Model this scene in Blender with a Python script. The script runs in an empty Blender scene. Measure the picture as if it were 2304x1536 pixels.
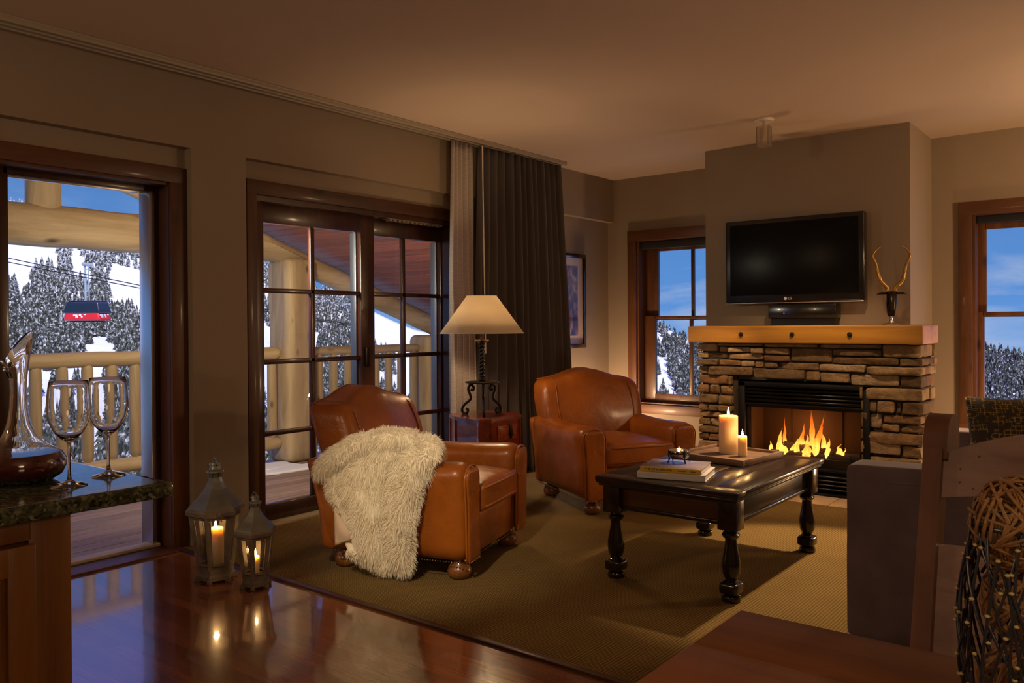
import bpy, bmesh, math, random
from mathutils import Vector, Matrix, noise
PI = math.pi
sin, cos = math.sin, math.cos
C = bpy.context.scene.collection
R0 = random.Random(7)

# ------------------------------------------------------------------ materials
def new_mat(name):
    m = bpy.data.materials.new(name); m.use_nodes = True
    nt = m.node_tree; b = nt.nodes['Principled BSDF']
    return m, nt, b
def setp(b, **k):
    for n, v in k.items():
        n = n.replace('_', ' ')
        if n in b.inputs: b.inputs[n].default_value = v
def rgb(c): return (c[0], c[1], c[2], 1)
def coords(nt, scale=(1,1,1), rot=(0,0,0), src='Object'):
    tc = nt.nodes.new('ShaderNodeTexCoord'); mp = nt.nodes.new('ShaderNodeMapping')
    mp.inputs['Scale'].default_value = scale; mp.inputs['Rotation'].default_value = rot
    nt.links.new(tc.outputs[src], mp.inputs['Vector']); return mp.outputs[0]
def noise_n(nt, vec, scale, detail=4, rough=.55, dist=0):
    n = nt.nodes.new('ShaderNodeTexNoise'); n.inputs['Scale'].default_value = scale
    n.inputs['Detail'].default_value = detail; n.inputs['Roughness'].default_value = rough
    n.inputs['Distortion'].default_value = dist
    nt.links.new(vec, n.inputs['Vector']); return n.outputs['Fac']
def ramp(nt, fac, stops):
    r = nt.nodes.new('ShaderNodeValToRGB'); e = r.color_ramp.elements
    while len(e) < len(stops): e.new(.5)
    for i, (p, c) in enumerate(stops): e[i].position = p; e[i].color = rgb(c)
    nt.links.new(fac, r.inputs[0]); return r.outputs[0]
def mixc(nt, fac, a, b, mode='MIX'):
    m = nt.nodes.new('ShaderNodeMix'); m.data_type = 'RGBA'; m.blend_type = mode
    for i, v in ((0, fac), (6, a), (7, b)):
        if hasattr(v, 'links'): nt.links.new(v, m.inputs[i])
        else: m.inputs[i].default_value = v if i == 0 else rgb(v)
    return m.outputs[2]
def bump(nt, b, h, strength=.3, dist=.01):
    n = nt.nodes.new('ShaderNodeBump'); n.inputs['Strength'].default_value = strength
    n.inputs['Distance'].default_value = dist
    nt.links.new(h, n.inputs['Height']); nt.links.new(n.outputs[0], b.inputs['Normal'])
def maprange(nt, v, a, b, c=0, d=1):
    n = nt.nodes.new('ShaderNodeMapRange')
    for i, x in enumerate((a, b, c, d)): n.inputs[i+1].default_value = x
    nt.links.new(v, n.inputs[0]); return n.outputs[0]

def flat(name, c, rough=.5, metal=0, coat=0, spec=.5, bumps=None, var=0, vs=6):
    m, nt, b = new_mat(name)
    setp(b, Base_Color=rgb(c), Roughness=rough, Metallic=metal, Coat_Weight=coat, Specular_IOR_Level=spec)
    v = coords(nt)
    f = noise_n(nt, v, vs, 5)
    if var:
        col = ramp(nt, f, [(.3, [x*(1-var) for x in c]), (.7, [min(1, x*(1+var)) for x in c])])
        nt.links.new(col, b.inputs['Base Color'])
    if bumps: bump(nt, b, noise_n(nt, v, bumps[0], 6), bumps[1], bumps[2])
    return m
def wood(name, dark, light, axis='Y', scale=1.0, rough=.4, coat=0., knots=.0, bmp=.15, stretch=14):
    """grain runs along axis"""
    m, nt, b = new_mat(name)
    s = {'X': (1, stretch, stretch), 'Y': (stretch, 1, stretch), 'Z': (stretch, stretch, 1)}[axis]
    s = tuple(x*scale for x in s)
    v = coords(nt, s)
    f = noise_n(nt, v, 1.3, 8, .62, 1.2)
    g = noise_n(nt, coords(nt, tuple(x*.35 for x in s)), 1.1, 3, .5, .6)
    c1 = ramp(nt, f, [(.25, dark), (.75, light)])
    c2 = ramp(nt, g, [(.3, [x*.62 for x in dark]), (.65, (1, 1, 1))])
    col = mixc(nt, .55, c1, c2, 'MULTIPLY')
    if knots:
        ks = {'X': (.45, 1, 1), 'Y': (1, .45, 1), 'Z': (1, 1, .45)}[axis]
        vo = nt.nodes.new('ShaderNodeTexVoronoi'); vo.inputs['Scale'].default_value = knots
        vo.inputs['Randomness'].default_value = 1
        nt.links.new(coords(nt, ks), vo.inputs['Vector'])
        k = maprange(nt, vo.outputs['Distance'], .05, .16)
        col = mixc(nt, k, [x*.3 for x in dark], col)
    nt.links.new(col, b.inputs['Base Color'])
    setp(b, Roughness=rough, Coat_Weight=coat, Coat_Roughness=.12)
    bump(nt, b, f, bmp, .004)
    return m
def emis(name, c, s):
    m = bpy.data.materials.new(name); m.use_nodes = True; nt = m.node_tree; nt.nodes.clear()
    e = nt.nodes.new('ShaderNodeEmission'); o = nt.nodes.new('ShaderNodeOutputMaterial')
    e.inputs[0].default_value = rgb(c); e.inputs[1].default_value = s
    nt.links.new(e.outputs[0], o.inputs[0]); return m
def pane_glass(name, tint=(.97, .98, 1), gloss=1.0):
    m = bpy.data.materials.new(name); m.use_nodes = True; nt = m.node_tree; nt.nodes.clear()
    t = nt.nodes.new('ShaderNodeBsdfTransparent'); g = nt.nodes.new('ShaderNodeBsdfGlossy')
    f = nt.nodes.new('ShaderNodeFresnel'); f.inputs[0].default_value = 1.45
    mu = nt.nodes.new('ShaderNodeMath'); mu.operation = 'MULTIPLY'; mu.inputs[1].default_value = gloss
    mx = nt.nodes.new('ShaderNodeMixShader'); o = nt.nodes.new('ShaderNodeOutputMaterial')
    t.inputs[0].default_value = rgb(tint); g.inputs['Roughness'].default_value = .0
    # reflection only at the outer faces of the pane, none on leaving it from inside
    ge = nt.nodes.new('ShaderNodeNewGeometry'); iv = nt.nodes.new('ShaderNodeMath'); iv.operation = 'SUBTRACT'; iv.inputs[0].default_value = 1; nt.links.new(ge.outputs['Backfacing'], iv.inputs[1])
    m2 = nt.nodes.new('ShaderNodeMath'); m2.operation = 'MULTIPLY'; nt.links.new(iv.outputs[0], m2.inputs[1])
    nt.links.new(f.outputs[0], mu.inputs[0]); nt.links.new(mu.outputs[0], m2.inputs[0]); nt.links.new(m2.outputs[0], mx.inputs[0])
    nt.links.new(t.outputs[0], mx.inputs[1]); nt.links.new(g.outputs[0], mx.inputs[2])
    nt.links.new(mx.outputs[0], o.inputs[0]); return m
def solid_glass(name, c=(1, 1, 1), ior=1.46, rough=0):
    m, nt, b = new_mat(name)
    setp(b, Base_Color=rgb(c), Roughness=rough, IOR=ior, Transmission_Weight=1.0); return m

M = {}
M['wall'] = flat('taupe wall paint', (.27, .205, .145), .75, var=.05, vs=1.5, bumps=(160, .06, .002))
M['ceil'] = flat('ceiling paint', (.50, .385, .29), .85, var=.03, vs=1.0)
M['trim'] = wood('stained alder trim', (.075, .024, .007), (.19, .068, .018), 'Z', 1, .48, .08, 5)
M['trimy'] = wood('stained alder trim along', (.075, .024, .007), (.19, .068, .018), 'Y', 1, .48, .08, 5)
M['trimx'] = wood('stained alder trim cross', (.075, .024, .007), (.19, .068, .018), 'X', 1, .48, .08, 5)
M['door'] = wood('dark mahogany door', (.035, .008, .004), (.085, .022, .009), 'Z', 1, .32, .3)
M['track'] = flat('painted curtain track', (.35, .29, .22), .45)
M['glass'] = pane_glass('window pane glass')
M['log'] = wood('peeled log', (.33, .22, .11), (.62, .47, .28), 'Y', .8, .65, 0, 4.5, .5, 9)
M['logz'] = wood('peeled log upright', (.33, .22, .11), (.62, .47, .28), 'Z', .8, .65, 0, 6.5, .5, 9)
M['black'] = flat('black metal', (.012, .012, .013), .38, .6)
M['iron'] = flat('wrought iron', (.025, .017, .012), .5, .7, bumps=(60, .3, .003))
M['brass'] = flat('dark brass', (.35, .25, .12), .35, 1)
M['alu'] = flat('brushed aluminium', (.55, .56, .58), .3, 1)
M['steel'] = flat('dark weather strip', (.16, .18, .22), .35, .9)
M['white'] = flat('white ceramic', (.72, .62, .5), .4)

def floor_mat():
    m, nt, b = new_mat('polished oak strip floor')
    tc = coords(nt)
    br = nt.nodes.new('ShaderNodeTexBrick'); nt.links.new(tc, br.inputs['Vector'])
    br.inputs['Scale'].default_value = 1; br.inputs['Brick Width'].default_value = 1.1
    br.inputs['Row Height'].default_value = .062; br.inputs['Mortar Size'].default_value = .0012
    br.inputs['Mortar Smooth'].default_value = .3; br.offset = .37; br.offset_frequency = 3
    br.inputs['Color1'].default_value = rgb((.22, .068, .022)); br.inputs['Color2'].default_value = rgb((.38, .135, .048))
    br.inputs['Mortar'].default_value = rgb((.02, .006, .003))
    g = noise_n(nt, coords(nt, (2.2, 46, 46)), 1.2, 9, .65, 1.4)
    col = mixc(nt, .6, br.outputs['Color'], ramp(nt, g, [(.3, (.42, .36, .32)), (.68, (1.15, 1.1, 1.05))]), 'MULTIPLY')
    nt.links.new(col, b.inputs['Base Color'])
    setp(b, Roughness=.22, Coat_Weight=1.0, Coat_Roughness=.07, Coat_IOR=1.85)
    mx = nt.nodes.new('ShaderNodeMath'); mx.operation = 'MULTIPLY_ADD'
    nt.links.new(br.outputs['Fac'], mx.inputs[0]); mx.inputs[1].default_value = -1.0
    nt.links.new(g, mx.inputs[2]); bump(nt, b, mx.outputs[0], .12, .002)
    w = noise_n(nt, coords(nt, (1.5, 7, 1)), 1.5, 2); n = nt.nodes.new('ShaderNodeBump')
    n.inputs['Strength'].default_value = .05; n.inputs['Distance'].default_value = .01
    nt.links.new(w, n.inputs['Height']); nt.links.new(n.outputs[0], b.inputs['Coat Normal'])
    return m
M['floor'] = floor_mat()
def carpet_mat():
    m, nt, b = new_mat('woven olive carpet')
    v = coords(nt)
    w = nt.nodes.new('ShaderNodeTexWave'); w.wave_type = 'BANDS'; w.bands_direction = 'X'
    w.inputs['Scale'].default_value = 22; w.inputs['Distortion'].default_value = 1.5; w.inputs['Detail Scale'].default_value = 8
    nt.links.new(v, w.inputs['Vector'])
    w2 = nt.nodes.new('ShaderNodeTexWave'); w2.wave_type = 'BANDS'; w2.bands_direction = 'Y'
    w2.inputs['Scale'].default_value = 26; w2.inputs['Distortion'].default_value = 1.5
    nt.links.new(v, w2.inputs['Vector'])
    f = nt.nodes.new('ShaderNodeMath'); f.operation = 'MULTIPLY'
    nt.links.new(w.outputs['Fac'], f.inputs[0]); nt.links.new(w2.outputs['Fac'], f.inputs[1])
    big = noise_n(nt, v, 3.0, 4)
    c1 = ramp(nt, f.outputs[0], [(.0, (.125, .080, .025)), (.6, (.33, .215, .078))])
    col = mixc(nt, .4, c1, ramp(nt, big, [(.3, (.7, .7, .66)), (.7, (1.1, 1.1, 1.1))]), 'MULTIPLY')
    nt.links.new(col, b.inputs['Base Color']); setp(b, Roughness=.95, Specular_IOR_Level=.1)
    bump(nt, b, f.outputs[0], .7, .006); return m
M['carpet'] = carpet_mat()
def leather():
    m, nt, b = new_mat('cognac leather')
    v = coords(nt)
    n1 = noise_n(nt, v, 3.5, 4, .55); n2 = noise_n(nt, v, 220, 3, .6)
    col = ramp(nt, n1, [(.28, (.20, .050, .0055)), (.72, (.38, .108, .011))])
    nt.links.new(col, b.inputs['Base Color'])
    setp(b, Coat_Weight=.15, Coat_Roughness=.16, Specular_IOR_Level=.4)
    nt.links.new(maprange(nt, noise_n(nt, v, 9, 4), .3, .7, .27, .42), b.inputs['Roughness'])
    ad = nt.nodes.new('ShaderNodeMath'); ad.operation = 'MULTIPLY_ADD'; ad.inputs[1].default_value = .12
    nt.links.new(n2, ad.inputs[0]); nt.links.new(noise_n(nt, v, 7, 4, .55, 1.2), ad.inputs[2])
    bump(nt, b, ad.outputs[0], .35, .016); return m
M['leather'] = leather()
def stone_mat():
    m, nt, b = new_mat('stacked ledgestone')
    g = nt.nodes.new('ShaderNodeNewGeometry'); v = coords(nt)
    c = ramp(nt, g.outputs['Random Per Island'], [(0, (.12, .075, .04)), (.2, (.34, .235, .13)), (.42, (.20, .14, .085)), (.6, (.46, .33, .19)), (.8, (.27, .15, .08)), (1, (.55, .42, .27))])
    n = noise_n(nt, v, 14, 8, .65)
    col = mixc(nt, .75, c, ramp(nt, n, [(.3, (.45, .4, .36)), (.68, (1.2, 1.15, 1.05))]), 'MULTIPLY')
    nt.links.new(col, b.inputs['Base Color']); setp(b, Roughness=.85, Specular_IOR_Level=.25)
    bump(nt, b, noise_n(nt, v, 26, 9, .72), 1.0, .03); return m
M['stone'] = stone_mat()
M['mortar'] = flat('dark joint', (.03, .022, .016), .95)
M['mantel'] = wood('honey pine beam', (.36, .155, .012), (.58, .29, .032), 'X', .8, .5, .05, 2.6, .2, 10)
def granite():
    m, nt, b = new_mat('polished green granite')
    v = coords(nt)
    vo = nt.nodes.new('ShaderNodeTexVoronoi'); vo.inputs['Scale'].default_value = 150; nt.links.new(v, vo.inputs['Vector'])
    c = ramp(nt, vo.outputs['Color'], [(.1, (.012, .016, .01)), (.45, (.05, .06, .035)), (.7, (.10, .11, .06)), (.95, (.26, .27, .19))])
    n = noise_n(nt, v, 30, 6)
    nt.links.new(mixc(nt, .6, c, ramp(nt, n, [(.35, (.2, .22, .16)), (.65, (1.2, 1.2, 1.1))]), 'MULTIPLY'), b.inputs['Base Color'])
    setp(b, Roughness=.12, Coat_Weight=.5, Coat_Roughness=.05); return m
M['granite'] = granite()
M['cab'] = wood('knotty cherry cabinet', (.13, .045, .009), (.31, .125, .027), 'Z', .9, .35, .35, 4, .1)
M['dtable'] = wood('rustic dining table top', (.20, .066, .016), (.33, .118, .031), 'X', .8, .6, .0, 6, .25)
M['dchair'] = wood('brown dining chair wood', (.095, .034, .018), (.18, .07, .038), 'Z', 1.1, .5, .05, 9, .12)
M['dchairx'] = wood('brown dining chair rail wood', (.16, .075, .052), (.27, .145, .105), 'X', 1.1, .5, .05, 9, .12)
M['ebony'] = wood('ebonised table', (.012, .006, .004), (.035, .017, .010), 'Y', 1, .28, .2, 0, .1)
M['ebonyz'] = wood('ebonised table turned', (.008, .005, .004), (.024, .012, .008), 'Z', 1, .2, .6, 0, .1)
M['apron'] = wood('table apron panel', (.07, .026, .009), (.15, .06, .02), 'X', 1, .28, .5, 0, .1)
M['sofa'] = flat('grey mauve velvet', (.135, .100, .112), .9, spec=.2, var=.22, vs=7, bumps=(260, .3, .002))
setp(M['sofa'].node_tree.nodes['Principled BSDF'], Sheen_Weight=.5, Sheen_Roughness=.4)
M['gold'] = flat('golden cushion cloth', (.42, .24, .02), .85)
M['drape'] = flat('charcoal drape', (.090, .074, .070), .85, spec=.2, bumps=(400, .2, .001))
setp(M['drape'].node_tree.nodes['Principled BSDF'], Sheen_Weight=.3)
def sheer():
    m = bpy.data.materials.new('ivory sheer'); m.use_nodes = True; nt = m.node_tree; b = nt.nodes['Principled BSDF']
    w = nt.nodes.new('ShaderNodeTexWave'); w.bands_direction = 'Z'; w.inputs['Scale'].default_value = 28; w.inputs['Distortion'].default_value = 2
    nt.links.new(coords(nt), w.inputs['Vector'])
    nt.links.new(ramp(nt, w.outputs['Fac'], [(0, (.55, .48, .43)), (1, (.78, .71, .66))]), b.inputs['Base Color'])
    setp(b, Roughness=.9)
    tr = nt.nodes.new('ShaderNodeBsdfTranslucent'); tr.inputs[0].default_value = rgb((.8, .72, .68))
    mx = nt.nodes.new('ShaderNodeMixShader'); mx.inputs[0].default_value = .4
    nt.links.new(b.outputs[0], mx.inputs[1]); nt.links.new(tr.outputs[0], mx.inputs[2])
    t2 = nt.nodes.new('ShaderNodeBsdfTransparent'); m2 = nt.nodes.new('ShaderNodeMixShader'); m2.inputs[0].default_value = .12
    nt.links.new(mx.outputs[0], m2.inputs[1]); nt.links.new(t2.outputs[0], m2.inputs[2])
    nt.links.new(m2.outputs[0], nt.nodes['Material Output'].inputs[0]); return m
M['sheer'] = sheer()
def shade():
    m = bpy.data.materials.new('parchment lamp shade'); m.use_nodes = True; nt = m.node_tree; b = nt.nodes['Principled BSDF']
    setp(b, Base_Color=rgb((.80, .70, .55)), Roughness=.9)
    tr = nt.nodes.new('ShaderNodeBsdfTranslucent'); tr.inputs[0].default_value = rgb((.90, .80, .64))
    mx = nt.nodes.new('ShaderNodeMixShader'); mx.inputs[0].default_value = .62
    nt.links.new(b.outputs[0], mx.inputs[1]); nt.links.new(tr.outputs[0], mx.inputs[2])
    nt.links.new(mx.outputs[0], nt.nodes['Material Output'].inputs[0]); return m
M['shade'] = shade()
def wax():
    m, nt, b = new_mat('ivory wax')
    setp(b, Base_Color=rgb((.86, .68, .42)), Roughness=.45, Subsurface_Weight=1.0, Subsurface_Scale=.045)
    b.inputs['Subsurface Radius'].default_value = (1, .72, .42); return m
M['wax'] = wax()
M['wick'] = flat('burnt wick', (.02, .015, .01), .9)
M['flame'] = emis('candle flame glow', (1, .62, .22), 26)
M['fur'] = flat('cream sheepskin wool', (.93, .84, .65), .9, spec=.15)
setp(M['fur'].node_tree.nodes['Principled BSDF'], Sheen_Weight=.5)
M['suede'] = flat('pale suede backing', (.66, .50, .37), .95, var=.08, bumps=(120, .3, .002))
M['trunk'] = flat('red lacquered wood', (.16, .022, .012), .28, coat=.5, var=.45, vs=22)
M['screen'] = flat('television screen', (.004, .004, .005), .3, spec=.12)
M['bezel'] = flat('gloss black bezel', (.008, .008, .009), .2, coat=.2)
M['lantern'] = flat('weathered grey wood', (.20, .165, .13), .75, var=.3, vs=18, bumps=(50, .4, .004))
M['lantroof'] = flat('aged zinc', (.26, .27, .24), .42, .55, var=.25, vs=10, bumps=(25, .15, .003))
M['traywood'] = wood('rough tray wood', (.13, .065, .035), (.27, .15, .08), 'X', 1.5, .6)
M['sculpt'] = flat('dark bronze', (.022, .014, .010), .3, .8)
M['horn'] = flat('gilded horn', (.42, .24, .055), .4, .7, bumps=(40, .4, .004))
M['snow'] = flat('snow', (.86, .88, .93), .9, spec=.1, var=.06, vs=.02, bumps=(.05, .5, 3))
M['shadecloth'] = flat('roller shade', (.012, .010, .011), .8)
M['rattan'] = wood('rattan cane', (.22, .10, .03), (.48, .26, .09), 'X', 8, .5)
M['twig'] = flat('pewter twig', (.05, .05, .06), .3, .5)
M['bead'] = flat('pale yellow knot', (.50, .42, .16), .5)
M['hearth'] = flat('hearth tile', (.42, .30, .19), .5, var=.15, vs=8)
M['fireback'] = flat('firebox brick', (.07, .035, .018), .9, bumps=(30, .3, .004))
M['bark'] = flat('charred log', (.035, .02, .013), .95, bumps=(30, .8, .01))

# ------------------------------------------------------------------ mesh builder
class MB:
    def __init__(s): s.v = []; s.f = []
    def add(s, vs, fs, mat=None):
        o = len(s.v)
        s.v += [tuple(mat @ Vector(v)) if mat is not None else tuple(v) for v in vs]
        s.f += [tuple(i+o for i in f) for f in fs]; return s
    def box(s, x0, x1, y0, y1, z0, z1, bev=0, seg=2, mat=None):
        bm = bmesh.new(); bmesh.ops.create_cube(bm, size=1)
        for v in bm.verts: v.co = Vector(((x0+x1)/2+v.co.x*(x1-x0), (y0+y1)/2+v.co.y*(y1-y0), (z0+z1)/2+v.co.z*(z1-z0)))
        if bev: bmesh.ops.bevel(bm, geom=bm.edges[:], offset=bev, segments=seg, profile=.5, affect='EDGES')
        bm.verts.index_update(); s.add([v.co[:] for v in bm.verts], [[v.index for v in f.verts] for f in bm.faces], mat); bm.free(); return s
    def lathe(s, prof, c=(0,0,0), n=24, ph=0, mat=None, close=True):
        vs = []; fs = []
        for r, z in prof:
            for k in range(n):
                a = ph+2*PI*k/n; vs.append((c[0]+r*cos(a), c[1]+r*sin(a), c[2]+z))
        for i in range(len(prof)-1):
            for k in range(n):
                k2 = (k+1) % n; fs.append((i*n+k, i*n+k2, (i+1)*n+k2, (i+1)*n+k))
        if close:
            fs.append(tuple(range(n-1, -1, -1))); fs.append(tuple((len(prof)-1)*n+k for k in range(n)))
        return s.add(vs, fs, mat)
    def tube(s, pts, rad, n=8, mat=None, flatz=1.0, cap=True):
        pts = [Vector(p) for p in pts]; m = len(pts)
        if not hasattr(rad, '__len__'): rad = [rad]*m
        vs = []; fs = []; up = None
        for i, p in enumerate(pts):
            t = (pts[min(i+1, m-1)]-pts[max(i-1, 0)]).normalized()
            if up is None:
                up = Vector((0, 0, 1)) if abs(t.z) < .9 else Vector((1, 0, 0))
            a = t.cross(up).normalized(); b = a.cross(t).normalized(); up = b
            for k in range(n):
                th = 2*PI*k/n; vs.append(tuple(p+a*cos(th)*rad[i]+b*sin(th)*rad[i]*flatz))
        for i in range(m-1):
            for k in range(n):
                k2 = (k+1) % n; fs.append((i*n+k, i*n+k2, (i+1)*n+k2, (i+1)*n+k))
        if cap: fs.append(tuple(range(n-1, -1, -1))); fs.append(tuple((m-1)*n+k for k in range(n)))
        return s.add(vs, fs, mat)
    def prism(s, poly, z0, z1, mat=None, inset=0):
        n = len(poly); vs = [(x, y, z0) for x, y in poly]+[(x, y, z1) for x, y in poly]
        fs = [tuple(range(n-1, -1, -1)), tuple(range(n, 2*n))]+[(k, (k+1) % n, n+(k+1) % n, n+k) for k in range(n)]
        return s.add(vs, fs, mat)
    def grid(s, fn, nu, nv, mat=None, closeu=False):
        vs = [fn(i/nu, j/nv) for j in range(nv+1) for i in range(nu+1)]
        w = nu+1; fs = [(j*w+i, j*w+i+1, (j+1)*w+i+1, (j+1)*w+i) for j in range(nv) for i in range(nu)]
        return s.add(vs, fs, mat)
    def rcube(s, h, r, fn=None, n=10, c=(0,0,0), mat=None, pw=1.5):
        bm = bmesh.new(); bmesh.ops.create_cube(bm, size=2)
        bmesh.ops.subdivide_edges(bm, edges=bm.edges[:], cuts=n, use_grid_fill=True)
        for v in bm.verts:
            p = [math.copysign(1-(1-min(1, abs(t)))**pw, t) if True else t for t in v.co]
            P = Vector([p[i]*h[i] for i in range(3)])
            inn = Vector([max(-(h[i]-r), min(h[i]-r, P[i])) for i in range(3)]); d = P-inn
            if d.length > 1e-6: P = inn+d.normalized()*r
            P += Vector(c)
            v.co = Vector(fn(P)) if fn else P
        bm.verts.index_update(); s.add([v.co[:] for v in bm.verts], [[v.index for v in f.verts] for f in bm.faces], mat); bm.free(); return s
    def sphere(s, c, r, seg=10, rings=6, sc=(1,1,1), mat=None):
        prof = []
        vs = [(c[0], c[1], c[2]-r*sc[2])]; fs = []
        for j in range(1, rings):
            a = -PI/2+PI*j/rings
            for k in range(seg):
                t = 2*PI*k/seg; vs.append((c[0]+r*cos(a)*cos(t)*sc[0], c[1]+r*cos(a)*sin(t)*sc[1], c[2]+r*sin(a)*sc[2]))
        vs.append((c[0], c[1], c[2]+r*sc[2])); L = len(vs)-1
        for k in range(seg):
            k2 = (k+1) % seg
            fs.append((0, 1+k2, 1+k)); fs.append((L, L-seg+k, L-seg+k2))
            for j in range(rings-2): fs.append((1+j*seg+k, 1+j*seg+k2, 1+(j+1)*seg+k2, 1+(j+1)*seg+k))
        return s.add(vs, fs, mat)
    def build(s, name, m, parent=None, smooth=35, loc=None, rz=0, kind=None, sub=0, label=None, solid=0, fix=True):
        me = bpy.data.meshes.new(name); me.from_pydata(s.v, [], s.f)
        if fix:
            bm = bmesh.new(); bm.from_mesh(me); bmesh.ops.recalc_face_normals(bm, faces=bm.faces[:]); bm.to_mesh(me); bm.free()
        me.materials.append(m)
        if smooth:
            me.shade_smooth()
            if smooth < 180: me.set_sharp_from_angle(angle=math.radians(smooth))
        o = bpy.data.objects.new(name, me); C.objects.link(o)
        if parent is not None: o.parent = parent
        if loc: o.location = loc
        if rz: o.rotation_euler = (0, 0, rz)
        if kind: o['kind'] = kind
        if label: o['label'] = label
        if solid:
            md = o.modifiers.new('t', 'SOLIDIFY'); md.thickness = solid
        if sub:
            md = o.modifiers.new('s', 'SUBSURF'); md.levels = sub; md.render_levels = sub
        return o
def tag(o, label, cat, group=None, kind=None):
    o['label'] = label; o['category'] = cat
    if group: o['group'] = group
    if kind: o['kind'] = kind
    return o
def thing(name, label, cat, loc=(0,0,0), rz=0, group=None):
    o = bpy.data.objects.new(name, None); o.empty_display_size = .1; C.objects.link(o)
    o.location = loc; o.rotation_euler = (0, 0, rz); return tag(o, label, cat, group)
def struct(name, loc=(0,0,0)):
    o = bpy.data.objects.new(name, None); o.empty_display_size = .1; C.objects.link(o); o.location = loc; o['kind'] = 'structure'; return o
def light(name, kind, loc, power, color, size=.1, **k):
    l = bpy.data.lights.new(name, kind); l.energy = power; l.color = color
    if kind in ('POINT', 'SPOT'): l.shadow_soft_size = size
    if kind == 'AREA': l.size = size
    for a, b in k.items():
        if a not in ('rot', 'parent', 'aim'): setattr(l, a, b)
    o = bpy.data.objects.new(name, l); C.objects.link(o); o.location = loc
    if 'aim' in k: o.rotation_euler = (Vector(k['aim'])-Vector(loc)).to_track_quat('-Z', 'Y').to_euler()
    if k.get('parent'): o.parent = k['parent']
    return o

# ================================================================== ROOM
H = 2.74
XR, YB = 7.2, -10.0
MB().box(-.35, XR, YB, -4.75, -.12, 0).build('floor', M['floor'], smooth=0, kind='structure')
MB().box(-.05, XR, -4.735, .0, -.12, .006).build('floor', M['carpet'], smooth=0, kind='structure')
mb = MB(); mb.box(-.05, XR, -4.765, -4.728, -.05, .012, .005)
mb.build('trim_1', M['trimx'], kind='structure')
mb = MB(); mb.box(-.45, XR+.3, YB-.3, .3, H, H+.6)
mb.build('ceiling', M['ceil'], smooth=0, kind='structure')
# left wall: deep upper band, shallow recesses around window and door
wl = MB()
wl.box(-.3, 0, YB, 0.0, 2.31, H)
wl.box(-.3, 0, -4.675, -4.313, 0, 2.31)          # pier between the two recesses
wl.box(-.3, 0, YB, -5.85, 0, 2.31)
wl.box(-.3, -.07, -5.85, -5.70, 0, 2.31)
wl.box(-.3, -.07, -5.70, -4.675, 2.14, 2.31)
wl.box(-.3, -.07, -4.73, -4.675, 0, 2.14)
wl.box(-.3, -.07, -4.313, -4.23, 0, 2.31)
wl.box(-.3, -.07, -4.23, -2.34, 2.12, 2.31)
wl.box(-.3, -.07, -2.34, 0.0, 0, 2.31)
wl.build('wall_left', M['wall'], smooth=0, kind='structure')
# far wall with two window openings
W2 = (.27, 1.50); W3 = (3.245, 4.45); WZ = (.47, 2.12)
wf = MB()
wf.box(-.3, W2[0], 0, .3, 0, H)
wf.box(W2[0], W2[1], 0, .3, 0, WZ[0]); wf.box(W2[0], W2[1], 0, .3, WZ[1], H)
wf.box(W2[1], W3[0], 0, .3, 0, H)
wf.box(W3[0], W3[1], 0, .3, 0, WZ[0]); wf.box(W3[0], W3[1], 0, .3, WZ[1], H)
wf.box(W3[1], XR, 0, .3, 0, H)
wf.build('wall_far', M['wall'], smooth=0, kind='structure')
MB().box(1.345, 2.955, -.72, 0, 0, H).build('wall_chimney', M['wall'], smooth=0, kind='structure')
MB().box(XR, XR+.3, YB, .3, 0, H).build('wall_right', M['wall'], smooth=0, kind='structure')
MB().box(-.3, XR+.3, YB-.3, YB, 0, H).build('wall_back', M['wall'], smooth=0, kind='structure')
mb = MB(); mb.box(-.07, -.052, -2.25, 0, .0, .10, .004); mb.build('baseboard_left', M['trimy'], kind='structure')
mb = MB(); mb.box(-.07, 1.345, -.018, 0, .0, .10, .004); mb.box(2.955, XR, -.018, 0, 0, .10, .004); mb.build('baseboard_far', M['trimx'], kind='structure')

# ---- window_1: tall picture window in the left wall
w = struct('window_1')
mb = MB()
mb.box(-.07, -.045, -4.777, -4.680, 0, 2.195, .004); mb.box(-.07, -.045, -5.80, -5.68, 0, 2.195, .004)
mb.build('casing', M['trim'], w)
mb = MB(); mb.box(-.07, -.044, -5.80, -4.68, 2.105, 2.195, .004); mb.build('casing', M['trimy'], w)
mb = MB(); mb.box(-.26, -.07, -4.777, -4.752, 0, 2.13); mb.box(-.26, -.07, -5.70, -5.675, 0, 2.13); mb.build('jamb', M['trim'], w)
mb = MB(); mb.box(-.26, -.07, -5.68, -4.77, 2.09, 2.13); mb.build('head_jamb', M['trimy'], w)
mb = MB(); mb.box(-.24, -.175, -4.812, -4.777, 0.0, 2.095, .004); mb.box(-.24, -.175, -5.675, -5.575, 0.0, 2.095, .004); mb.box(-.24, -.175, -5.6, -4.8, 2.055, 2.1, .004)
mb.build('sash', M['door'], w)
mb = MB(); mb.box(-.29, -.165, -4.838, -4.812, 0.0, 2.06, .003); mb.box(-.225, -.195, -5.58, -4.82, 2.045, 2.06, .003)
mb.build('metal_strip', M['alu'], w)
mb = MB(); mb.box(-.25, .02, -5.70, -4.78, -.01, .012, .003); mb.build('sill', M['trimy'], w)
mb = MB(); mb.box(-.24, -.15, -5.68, -4.80, .012, .030, .003); mb.build('threshold', flat('pale threshold', (.55, .45, .30), .5), w)
mb = MB(); mb.box(-.213, -.207, -5.58, -4.825, .02, 2.055); mb.build('pane', M['glass'], w, smooth=0)

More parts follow.
